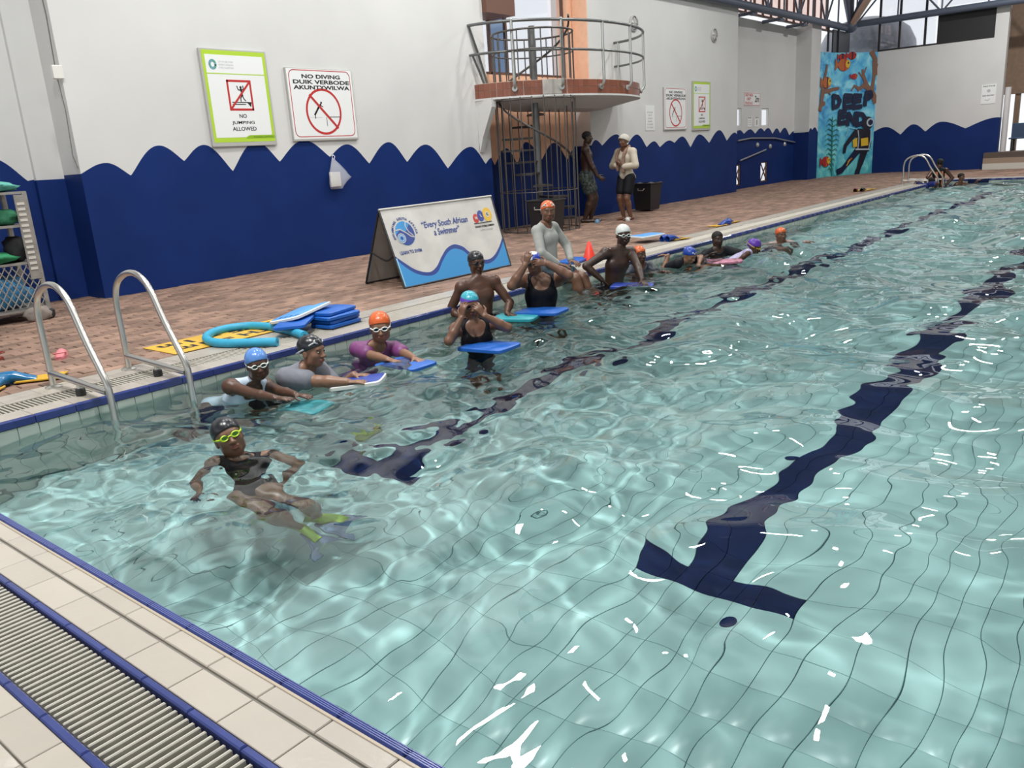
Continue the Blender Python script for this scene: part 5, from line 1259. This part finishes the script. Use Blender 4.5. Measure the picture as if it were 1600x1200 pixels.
cap_teal = mat('teal_silicone', (.04,.34,.42), .28); cap_violet = mat('violet_silicone', (.12,.06,.42), .28)
gog_lime = mat('lime_goggle', (.42,.62,.02), .3); gog_white = mat('white_goggle', (.68,.72,.68), .3); gog_black = mat('black_goggle', (.012,.012,.014), .3); gog_clear = mat('silver_goggle', (.45,.48,.50), .25); gog_yellow = mat('yellow_goggle', (.55,.42,.02), .3)
lens_green = mat('green_lens', (.04,.14,.01), .08); lens_dark = mat('dark_lens', (.006,.007,.012), .06); lens_grey = mat('grey_lens', (.12,.14,.16), .08)
suit_black = mat('black_lycra', (.006,.006,.009), .6, spec=.15); suit_pastel = mat('pastel_lycra', (.46,.56,.68), .45, var=.28, scale=6); cloth_grey = mat('grey_cotton', (.17,.18,.21), .8, var=.1, scale=30); cloth_dark = mat('dark_lycra', (.012,.013,.017), .6, spec=.15)
cloth_purple = mat('purple_lycra', (.17,.04,.155), .5, var=.15, scale=20); cloth_pale_grey = mat('pale_grey_lycra', (.33,.34,.32), .7, var=.06, scale=20); cloth_teal_dark = mat('dark_teal_lycra', (.01,.04,.06), .5); cloth_dark_pattern = mat('speckled_lycra', (.03,.04,.06), .5, var=.9, scale=50)
cloth_lilac = mat('lilac_lycra', (.40,.38,.56), .5, var=.25, scale=60); cloth_coral = mat('coral_lycra', (.46,.14,.06), .5, var=.6, scale=60); cloth_white_red = mat('mottled_lycra', (.34,.24,.22), .5, var=.7, scale=60); cloth_orange = mat('orange_lycra', (.72,.20,.06), .5)
cloth_blue = mat('blue_lycra', (.012,.022,.16), .5); cloth_leaf = mat('leaf_print_cloth', (.045,.06,.055), .8, var=.95, scale=26, detail=1); cloth_cream = mat('cream_cotton', (.50,.45,.36), .85, var=.06); cloth_towel = mat('white_towelling', (.52,.50,.45), .95, bump=.6, bscale=120); hair_black = mat('black_hair', (.010,.009,.009), .75, bump=.8, bscale=180)
foam_aqua = mat('aqua_foam', (.08,.42,.48), .4); foam_navy = mat('deep_blue_foam', (.015,.05,.32), .4); foam_pinkgreen = mat('pink_speckled_foam', (.42,.16,.24), .5, var=.7, scale=18)
def fin_on(root, d):
    T = frame((0,0,0), d, Vector((0,0,1)).cross(Vector(d)))
    k0 = [c for c in bpy.data.objects if c.parent == root]; fin(root, (-.10,0,-.06), 0, mat('lime_fin_pocket', (.28,.42,.05), .4), mat('grey_blue_fin_blade', (.10,.15,.24), .4), .34)
    for c in bpy.data.objects:
        if c.parent == root: c.matrix_local = T @ c.matrix_local
figure('black-capped swimmer with lime goggles leaning back in the water nearest the camera', Ht=1.22, N=(2.230,3.818,-0.150), u=(0.405,0.755,0.517), f=(-0.414,-0.674,0.650), C=(2.205,3.864,-0.007), hf=(-0.343,-0.836,0.220), hu=(-0.135,0.317,0.900), arms=(dict(w=(2.267,3.540,-0.360), pole=(-0.094,-0.666,-0.600), curl=0.3, n=(-0.346,0.101,-0.900), shrug=0), dict(w=(1.904,3.688,-0.300), pole=(-0.302,0.204,-0.800), d=(-0.363,-0.501,-0.500), n=(0.129,-0.153,-1.000), curl=0.4)), legs=(dict(w=(2.256,3.245,-0.700), pole=(-0.190,-0.551,0.600), foot=(0.387,-0.850,-0.300)), dict(w=(2.112,3.221,-0.700), pole=(-0.460,-0.386,0.600), foot=(0.131,-0.934,-0.300))), skin_c=(0.178,0.092,0.058), h=0.0055, cap=('swim_cap', cap_black), goggles=(gog_lime, lens_green, False), wear=(('swimsuit', 'suit', suit_black),), hh=0.212)
figure('girl in a shiny blue cap, white goggles and pastel swimsuit with arms stretched out', Ht=1.28, N=(2.987,4.833,-0.033), u=(0.182,-0.721,0.669), f=(-0.138,-0.769,-0.600), C=(3.009,4.755,0.110), hf=(-0.389,-0.874,-0.180), hu=(-0.109,-0.026,1.000), arms=(dict(w=(3.040,4.302,-0.070), pole=(0.129,-0.153,-1.000), d=(0.284,-0.806,-0.080), curl=0.12), dict(w=(2.930,4.237,-0.074), pole=(-0.064,0.077,-1.000), d=(0.323,-0.774,-0.040), curl=0.12)), legs=(dict(w=(2.867,5.390,-0.930), pole=(-0.062,-0.704,-0.300), foot=(0.027,-0.499,-0.600)), dict(w=(2.717,5.330,-0.930), pole=(-0.062,-0.704,-0.300), foot=(0.027,-0.499,-0.600))), skin_c=(0.078,0.033,0.019), h=0.0055, cap=('swim_cap', cap_sky), goggles=(gog_white, lens_dark, False), wear=(('swimsuit', 'suit', suit_pastel),))
figure('boy in a black cap and grey T-shirt looking sideways over a board', Ht=1.42, N=(3.382,4.771,-0.017), u=(0.147,-0.634,0.759), f=(0.169,-0.902,-0.500), C=(3.433,4.716,0.109), hf=(0.322,-0.944,-0.080), hu=(0.019,-0.023,1.000), arms=(dict(w=(3.599,4.485,-0.079), pole=(0.129,-0.153,-1.000), d=(0.502,-0.754,-0.050), curl=0.2), dict(w=(3.434,4.345,-0.072), pole=(-0.230,-0.193,-1.000), d=(0.502,-0.754,0.000), curl=0.2)), legs=(dict(w=(3.269,5.291,-0.950), pole=(0.079,-0.717,-0.300), foot=(0.156,-0.652,-0.500)), dict(w=(3.119,5.191,-0.950), pole=(0.079,-0.717,-0.300), foot=(0.156,-0.652,-0.500))), hh=0.222, skin_c=(0.222,0.115,0.070), h=0.0055, cap=('swim_cap', cap_black), goggles=(gog_clear, lens_grey, True), wear=(('t_shirt', 'tshirt', cloth_grey), ('shorts', 'shorts', cloth_dark)), eyes=True, b=1.12)
figure('smiling girl in an orange cap and white goggles, purple top, leaning on a blue board', Ht=1.33, N=(4.184,4.894,-0.034), u=(-0.215,-0.485,0.848), f=(-0.523,-0.700,-0.400), C=(4.195,4.837,0.124), hf=(-0.625,-0.733,-0.200), hu=(-0.077,-0.064,1.000), arms=(dict(w=(4.138,4.416,-0.073), pole=(0.386,-0.460,-0.600), d=(-0.138,-0.769,-0.080), curl=0.15), dict(w=(3.987,4.466,-0.073), pole=(-0.257,0.306,-0.800), d=(0.003,-0.781,-0.050), curl=0.15)), legs=(dict(w=(4.170,5.238,-0.950), pole=(-0.484,-0.667,-0.200), foot=(-0.484,-0.667,-0.400)), dict(w=(4.050,5.188,-0.950), pole=(-0.484,-0.667,-0.200), foot=(-0.484,-0.667,-0.400))), hh=0.232, skin_c=(0.222,0.115,0.070), h=0.006, cap=('swim_cap', cap_orange), goggles=(gog_white, lens_dark, False), wear=(('swim_top', 'tshirt', cloth_purple), ('leggings', 'leggings', cloth_purple)))
figure('girl in a teal to purple cap and black swimsuit adjusting her goggles with both hands', Ht=1.36, N=(4.760,4.349,0.073), u=(-0.070,0.006,0.998), f=(-0.586,-0.779,0.000), C=(4.758,4.373,0.233), hf=(-0.571,-0.766,-0.220), hu=(-0.166,-0.035,1.000), arms=(dict(w=(4.669,4.146,0.173), pole=(0.566,-0.830,-0.550), d=(-0.213,0.409,0.600), n=(0.215,0.833,0.100), curl=0.55, shrug=0.01), dict(w=(4.550,4.287,0.170), pole=(-0.775,0.068,-0.800), d=(0.205,-0.089,0.900), n=(0.858,0.067,0.000), curl=0.55, shrug=0.01)), legs=(dict(w=(4.865,4.290,-0.980), pole=(-0.625,-0.655,0.000), foot=(-0.625,-0.655,0.000)), dict(w=(4.713,4.404,-0.980), pole=(-0.625,-0.655,0.000), foot=(-0.625,-0.655,0.000))), skin_c=(0.148,0.070,0.041), h=0.006, cap=('swim_cap', [cap_teal, cap_violet, lambda q: q[:,2] < .30-.25*q[:,1]]), goggles=(gog_black, lens_dark, False), wear=(('swimsuit', 'suit', suit_black),))
figure('shirtless boy in a black cap and dark goggles standing by the coping behind the girl', Ht=1.5, N=(5.813,5.227,0.224), u=(-0.087,-0.021,0.996), f=(-0.465,-0.847,0.000), C=(5.834,5.245,0.399), hf=(-0.377,-0.904,-0.060), hu=(-0.077,-0.064,1.000), arms=(dict(w=(5.824,4.893,-0.068), pole=(0.704,-0.062,-0.400), d=(0.252,-0.767,-0.250), curl=0.3), dict(w=(5.600,5.219,-0.117), pole=(-0.079,0.717,-0.200), curl=0.3)), legs=(dict(w=(5.944,5.185,-0.980), pole=(-0.497,-0.808,0.000), foot=(-0.497,-0.808,0.000)), dict(w=(5.760,5.286,-0.980), pole=(-0.497,-0.808,0.000), foot=(-0.497,-0.808,0.000))), pec=0, skin_c=(0.078,0.033,0.019), h=0.006, cap=('swim_cap', cap_black), goggles=(gog_black, lens_dark, False), wear=(('swim_shorts', 'shorts', cloth_dark),))
figure('girl in a blue and white cap and black swimsuit with elbows raised fitting goggles', Ht=1.5, N=(6.293,4.827,0.193), u=(-0.019,-0.055,0.998), f=(-0.779,-0.627,0.000), C=(6.247,4.868,0.348), hf=(-0.824,-0.496,-0.100), hu=(-0.154,0.028,1.000), arms=(dict(w=(6.171,4.641,0.359), pole=(0.375,-0.991,-0.500), d=(-0.514,0.613,0.150), n=(0.561,0.732,-0.200), curl=0.6, shrug=0.012), dict(w=(6.030,4.807,0.355), pole=(-0.859,0.324,-0.800), d=(0.269,-0.166,0.750), n=(0.882,0.349,0.000), curl=0.6, shrug=0.012)), legs=(dict(w=(6.368,4.770,-0.980), pole=(-0.766,-0.643,0.000), foot=(-0.766,-0.643,0.000)), dict(w=(6.236,4.934,-0.980), pole=(-0.766,-0.643,0.000), foot=(-0.766,-0.643,0.000))), skin_c=(0.148,0.070,0.041), h=0.0065, b=1.14, cap=('swim_cap', [cap_white, cap_blue, lambda q: ((q[:,1] > .02) & (q[:,2] < .45)) | ((q[:,1] < -.10) & (q[:,2] > .40))]), goggles=(gog_black, lens_dark, False), wear=(('swimsuit', 'suit', suit_black),))
figure('slim person in an orange cap and grey long-sleeved top sitting on the pool edge', Ht=1.58, N=(7.491,5.648,0.573), u=(-0.020,0.060,0.998), f=(0.100,-1.000,0.000), C=(7.496,5.598,0.738), hf=(-0.674,-0.722,-0.080), hu=(-0.038,-0.032,1.000), arms=(dict(w=(7.669,5.435,0.170), pole=(0.970,0.350,-0.000), d=(-0.219,-0.830,-0.200), curl=0.4), dict(w=(7.371,5.405,0.170), pole=(-1.020,0.150,0.000), d=(0.379,-0.770,-0.200), curl=0.4)), legs=(dict(w=(7.652,5.110,-0.360), pole=(0.100,-1.000,0.600), foot=(0.080,-0.800,-0.500)), dict(w=(7.468,5.132,-0.360), pole=(0.100,-1.000,0.600), foot=(0.080,-0.800,-0.500))), pec=0, b=0.95, skin_c=(0.148,0.070,0.041), h=0.0065, cap=('swim_cap', cap_orange), goggles=(gog_white, lens_grey, True), wear=(('long_sleeved_top', 'longsleeve', cloth_pale_grey), ('shorts', 'shorts', cloth_teal_dark)), eyes=True)
figure('shirtless boy in a white cap leaning one hand on a blue board', Ht=1.55, N=(7.930,4.960,0.246), u=(-0.004,-0.208,0.978), f=(-0.385,-0.910,-0.100), C=(7.987,4.922,0.427), hf=(-0.586,-0.779,-0.080), hu=(-0.064,-0.080,1.000), arms=(dict(w=(7.803,4.584,-0.039), pole=(0.717,0.079,0.100), d=(-0.299,-0.577,-0.400), curl=0.3, shrug=0.015), dict(w=(7.666,5.023,-0.037), pole=(-0.719,0.702,0.100), d=(0.475,-0.255,-0.500), curl=0.4, shrug=0.012)), legs=(dict(w=(7.923,4.988,-0.980), pole=(-0.432,-0.885,0.000), foot=(-0.432,-0.885,0.000)), dict(w=(7.724,5.072,-0.980), pole=(-0.432,-0.885,0.000), foot=(-0.432,-0.885,0.000))), pec=0, skin_c=(0.044,0.021,0.014), h=0.0065, cap=('swim_cap', cap_white), goggles=(gog_white, lens_dark, False), wear=(('swim_shorts', 'shorts', cloth_dark),))
figure('small child in an orange cap partly behind the white-capped boy, one arm stretched out', Ht=1.28, N=(8.843,5.219,-0.049), u=(-0.123,-0.229,0.966), f=(-0.292,-0.897,-0.100), C=(8.845,5.227,0.086), hf=(-0.330,-0.929,-0.100), hu=(0.000,0.000,1.000), arms=(dict(w=(8.846,4.899,-0.109), pole=(0.358,0.040,-0.800), d=(0.566,-0.830,-0.100), curl=0.2), dict(w=(8.604,5.171,-0.147), pole=(-0.386,0.460,-0.600), curl=0.3)), legs=(dict(w=(8.975,5.280,-0.950), pole=(-0.432,-0.885,0.000), foot=(-0.432,-0.885,0.000)), dict(w=(8.806,5.335,-0.950), pole=(-0.432,-0.885,0.000), foot=(-0.432,-0.885,0.000))), skin_c=(0.078,0.033,0.019), h=0.0075, cap=('swim_cap', cap_orange), wear=(('rash_top', 'tshirt', cloth_dark_pattern),), eyes=True)
figure('swimmer in a royal blue cap with white print, face towards the water', Ht=1.33, N=(9.438,4.950,-0.073), u=(0.221,-0.827,0.517), f=(0.092,-0.576,-0.800), C=(9.478,4.871,0.005), hf=(-0.122,-0.820,-0.550), hu=(-0.107,-0.416,0.900), arms=(dict(w=(9.483,4.740,-0.097), pole=(0.652,0.156,0.200), curl=0.2), dict(w=(9.444,5.153,0.003), pole=(-0.512,-0.168,-0.600), d=(-0.425,0.818,0.100), curl=0.3)), legs=(dict(w=(9.186,5.717,-0.693), pole=(0.193,-0.230,-0.600), foot=(-0.297,0.665,-0.600)), dict(w=(9.141,5.615,-0.733), pole=(0.193,-0.230,-0.600), foot=(-0.297,0.665,-0.600))), skin_c=(0.222,0.115,0.070), h=0.0075, cap=('swim_cap', [cap_royal, cap_white, lambda q: (np.abs(q[:,2]-.33-.03*np.sin(q[:,1]*30)) < .035) & (np.abs(q[:,1]) < .2) & (np.abs(np.sin(q[:,1]*28)) > .35)]), wear=(('rash_top', 'tshirt', cloth_dark),))
figure('bare-headed swimmer with short black hair and dark top reaching along the surface', Ht=1.52, N=(10.698,5.074,-0.086), u=(-0.114,-0.095,0.989), f=(-0.465,-0.847,-0.100), C=(10.713,5.072,0.064), hf=(-0.674,-0.722,-0.050), hu=(0.000,0.000,1.000), arms=(dict(w=(10.696,4.694,-0.112), pole=(0.652,0.156,-0.200), d=(0.566,-0.830,0.000), curl=0.2), dict(w=(10.332,5.040,-0.127), pole=(-0.527,0.472,-0.500), curl=0.3)), legs=(dict(w=(10.855,5.207,-0.980), pole=(-0.497,-0.808,0.000), foot=(-0.497,-0.808,0.000)), dict(w=(10.670,5.309,-0.980), pole=(-0.497,-0.808,0.000), foot=(-0.497,-0.808,0.000))), skin_c=(0.044,0.021,0.014), h=0.008, wear=(('rash_top', 'tshirt', cloth_dark),), hair=hair_black, eyes=True)
figure('child in a purple cap and lilac top floating forward over a green and pink board', Ht=1.25, N=(10.301,4.450,-0.074), u=(0.616,-0.652,0.442), f=(0.027,-0.499,-0.850), C=(10.358,4.387,0.013), hf=(0.192,-0.883,-0.400), hu=(0.040,-0.358,0.900), arms=(dict(w=(9.812,4.389,-0.180), pole=(-0.049,-0.564,0.200), curl=0.3), dict(w=(9.923,4.440,-0.132), pole=(-0.255,-0.475,0.300), curl=0.3)), legs=(dict(w=(9.743,4.960,-0.674), pole=(0.000,-0.000,-0.800), foot=(-0.514,0.613,-0.500)), dict(w=(9.877,5.033,-0.654), pole=(0.000,-0.000,-0.800), foot=(-0.514,0.613,-0.500))), skin_c=(0.078,0.033,0.019), h=0.0075, cap=('swim_cap', cap_purple), goggles=(gog_yellow, lens_dark, False), wear=(('rash_top', 'tshirt', cloth_lilac), ('leggings', 'leggings', cloth_coral)))
figure('farthest swimmer in an orange cap, both arms spread along the surface', Ht=1.33, N=(11.843,4.605,-0.115), u=(-0.220,-0.185,0.958), f=(-0.664,-0.687,-0.200), C=(11.834,4.605,0.007), hf=(-0.631,-0.725,-0.100), hu=(0.000,0.000,1.000), arms=(dict(w=(11.982,4.297,-0.108), pole=(0.423,-0.037,-0.600), d=(0.643,-0.766,0.000), curl=0.15), dict(w=(11.552,4.816,-0.093), pole=(0.037,0.423,-0.600), d=(-0.643,0.766,0.000), curl=0.15)), legs=(dict(w=(12.073,4.680,-0.980), pole=(-0.561,-0.732,0.000), foot=(-0.561,-0.732,0.000)), dict(w=(11.942,4.806,-0.980), pole=(-0.561,-0.732,0.000), foot=(-0.561,-0.732,0.000))), skin_c=(0.148,0.070,0.041), h=0.008, cap=('swim_cap', cap_orange), wear=(('rash_top', 'longsleeve', cloth_white_red),), eyes=True)
figure('swimmer seen from behind by the far ladder with orange panels on a dark top', Ht=1.55, N=(24.715,5.340,0.319), u=(-0.026,0.031,0.999), f=(0.856,0.457,0.000), C=(24.778,5.335,0.482), hf=(0.914,0.310,-0.100), hu=(0.000,0.000,1.000), arms=(dict(w=(24.397,5.400,-0.044), pole=(-0.756,0.279,-0.300), curl=0.3), dict(w=(24.732,5.143,-0.089), pole=(0.220,-0.729,-0.300), curl=0.3)), legs=(dict(w=(24.676,5.422,-0.980), pole=(0.818,0.425,0.000), foot=(0.818,0.425,0.000)), dict(w=(24.778,5.230,-0.980), pole=(0.818,0.425,0.000), foot=(0.818,0.425,0.000))), skin_c=(0.078,0.033,0.019), h=0.009, wear=(('swim_top', 'vest', cloth_dark), ('back_panel', 'orange', cloth_orange)), hair=hair_black)
figure('swimmer in a blue top floating face down with one arm on the far coping', Ht=1.45, N=(23.830,5.381,-0.024), u=(0.675,-0.644,0.361), f=(0.040,-0.358,-0.900), C=(23.904,5.326,0.051), hf=(0.615,-0.267,-0.500), hu=(0.180,-0.371,0.800), arms=(dict(w=(23.817,5.717,-0.031), pole=(0.383,0.321,0.300), curl=0.3), dict(w=(23.682,5.187,-0.133), pole=(-0.190,-0.551,-0.300), curl=0.3)), legs=(dict(w=(23.099,5.942,-0.524), pole=(0.000,-0.000,-0.800), foot=(-0.514,0.613,-0.500)), dict(w=(23.246,6.000,-0.524), pole=(0.000,-0.000,-0.800), foot=(-0.514,0.613,-0.500))), skin_c=(0.078,0.033,0.019), h=0.009, wear=(('rash_top', 'tshirt', cloth_blue), ('shorts', 'shorts', cloth_blue)), hair=hair_black)
figure('bare-headed swimmer chest-deep at the far end with one hand out of the water', Ht=1.5, N=(25.232,4.904,-0.093), u=(-0.076,-0.064,0.995), f=(-0.356,-0.821,0.000), C=(25.239,4.887,0.074), hf=(-0.385,-0.910,0.000), hu=(0.000,0.000,1.000), arms=(dict(w=(25.374,4.521,-0.029), pole=(0.423,-0.037,-0.600), d=(0.578,-0.690,0.300), curl=0.3), dict(w=(24.935,4.996,-0.139), pole=(-0.321,0.383,-0.500), curl=0.3)), legs=(dict(w=(25.363,4.891,-0.980), pole=(-0.497,-0.808,0.000), foot=(-0.497,-0.808,0.000)), dict(w=(25.170,4.975,-0.980), pole=(-0.497,-0.808,0.000), foot=(-0.497,-0.808,0.000))), skin_c=(0.148,0.070,0.041), h=0.009, hair=hair_black, eyes=True, wear=(('swim_shorts', 'shorts', cloth_dark),))
figure('shirtless man in patterned shorts standing in profile beside the stair cage', Ht=1.72, N=(13.780,9.300,1.436), u=(0.000,0.000,1.000), f=(0.483,-0.809,0.000), C=(13.801,9.266,1.621), hf=(0.425,-0.818,-0.050), hu=(0.000,0.000,1.000), arms=(dict(w=(14.012,9.380,0.820), pole=(-0.225,0.963,-0.300), curl=0.4, n=(-0.859,-0.513,0.000)), dict(w=(13.721,9.009,0.890), pole=(-0.644,0.493,-0.300), d=(0.410,-0.687,-0.500), curl=0.5, n=(0.859,0.513,-0.000))), legs=(dict(w=(13.883,9.303,0.075), pole=(0.483,-0.809,0.000), foot=(0.513,-0.859,0.000)), dict(w=(13.672,9.305,0.075), pole=(0.483,-0.809,0.000), foot=(0.513,-0.859,0.000))), pec=0, skin_c=(0.044,0.021,0.014), h=0.008, b=1.12, wear=(('patterned_shorts', 'shorts', cloth_leaf),), hair=hair_black, eyes=True, group='people standing by the diving platform')
figure('girl in cream top and black shorts with a towel wrapped round her head', Ht=1.6, N=(14.241,8.681,1.336), u=(-0.019,0.003,1.000), f=(-0.938,0.153,0.000), C=(14.197,8.689,1.506), hf=(-0.936,0.259,-0.050), hu=(0.000,0.000,1.000), arms=(dict(w=(14.072,8.638,1.036), pole=(0.136,-0.934,-0.500), d=(-0.199,0.641,0.500), curl=0.9, n=(0.938,-0.153,-0.000)), dict(w=(14.088,8.798,1.066), pole=(0.426,0.842,-0.500), d=(-0.377,-0.445,0.500), curl=0.9, n=(0.938,-0.153,-0.000))), legs=(dict(w=(14.235,8.591,0.070), pole=(-0.938,0.153,0.000), foot=(-0.951,0.309,0.000), short=0.62), dict(w=(14.265,8.769,0.070), pole=(-0.938,0.153,0.000), foot=(-0.980,0.197,0.000), short=0.62)), skin_c=(0.148,0.070,0.041), h=0.0075, wear=(('cream_jacket', 'jacket', cloth_cream), ('black_shorts', 'shorts', cloth_dark)), eyes=True, cap=('head_towel', cloth_towel), group='people standing by the diving platform')
people = {}
kickboard("turquoise board just under the surface below the blue-capped girl's hands", TT((2.999,4.444,-0.128), (0.165,-0.985,-0.041), (0.973,0.163,-0.000)), foam_aqua, foam_aqua, 0.34, 0.25, .034, 0)
kickboard('royal blue board with white edge held by the boy in the grey shirt', TT((3.432,4.521,-0.102), (0.574,-0.814,0.094), (0.779,0.549,-0.000)), foam_navy, foam_w, 0.37, 0.25, .034, 0)
kickboard('royal blue board under the hands of the girl in the purple top', TT((4.044,4.630,-0.089), (0.007,-1.000,0.021), (0.973,0.007,-0.000)), foam_b, None, 0.42, 0.28, .034, 0)
kickboard('royal blue board floating in front of the girl in the teal cap', TT((4.666,4.351,-0.062), (0.054,-0.998,0.030), (0.999,0.054,-0.000)), foam_b, None, 0.44, 0.3, .034, 0)
kickboard('teal board under the hand of the shirtless boy in the black cap', TT((5.769,4.996,-0.090), (0.328,-0.945,0.000), (0.930,0.323,-0.000)), foam_t, None, 0.42, 0.28, .034, 0)
kickboard('royal blue board floating at the waist of the girl in the blue and white cap', TT((6.056,4.905,-0.077), (0.165,-0.986,0.030), (0.973,0.163,-0.000)), foam_b, None, 0.46, 0.3, .034, 0)
kickboard('royal blue board under the hand of the white-capped boy', TT((7.679,4.898,-0.085), (0.376,-0.926,-0.020), (0.905,0.368,-0.000)), foam_navy, None, 0.46, 0.28, .034, 0)
kickboard('green and pink patterned board beside the purple-capped child', TT((9.665,4.719,-0.101), (0.474,-0.879,0.050), (0.872,0.470,-0.000)), foam_pinkgreen, None, 0.44, 0.3, .034, 0)
fq = thing('swim_fin', 'grey-blue swim fin with lime foot pocket on the left foot of the nearest swimmer', 'swim fin', (2.256,3.245,-0.700), 0, 'fins worn by the nearest swimmer'); fin_on(fq, (0.409,-0.899,-0.159))
fq = thing('swim_fin', 'grey-blue swim fin with lime foot pocket on the right foot of the nearest swimmer', 'swim fin', (2.112,3.221,-0.700), 0, 'fins worn by the nearest swimmer'); fin_on(fq, (0.136,-0.969,-0.207))
tw = thing('scarf', 'brown striped towel draped round the neck of the standing girl', 'towel', (14.241,8.681,1.336))
MB().tube(spline(((-0.147,0.095,-0.380), (-0.150,0.106,-0.200), (-0.114,0.110,-0.040), (0.033,0.081,0.055), (0.084,-0.014,0.075), (0.006,-0.087,0.055), (-0.143,-0.068,-0.040), (-0.176,-0.052,-0.200), (-0.170,-0.048,-0.420)), 5), .040, 8, flat=.6).build('towel_cloth', mat('brown_towel', (.24,.15,.11), .9, var=.3, scale=30), tw, smooth=True)
def texts_to_meshes():
    fit_texts(); bpy.context.view_layer.update(); dg = bpy.context.evaluated_depsgraph_get()
    for o, _, _ in TEXTS:
        me = bpy.data.meshes.new_from_object(o.evaluated_get(dg)); nm, par, M_ = o.name, o.parent, o.matrix_local.copy()
        bpy.data.objects.remove(o); n = link('lettering', me, par); n.matrix_local = M_
texts_to_meshes()
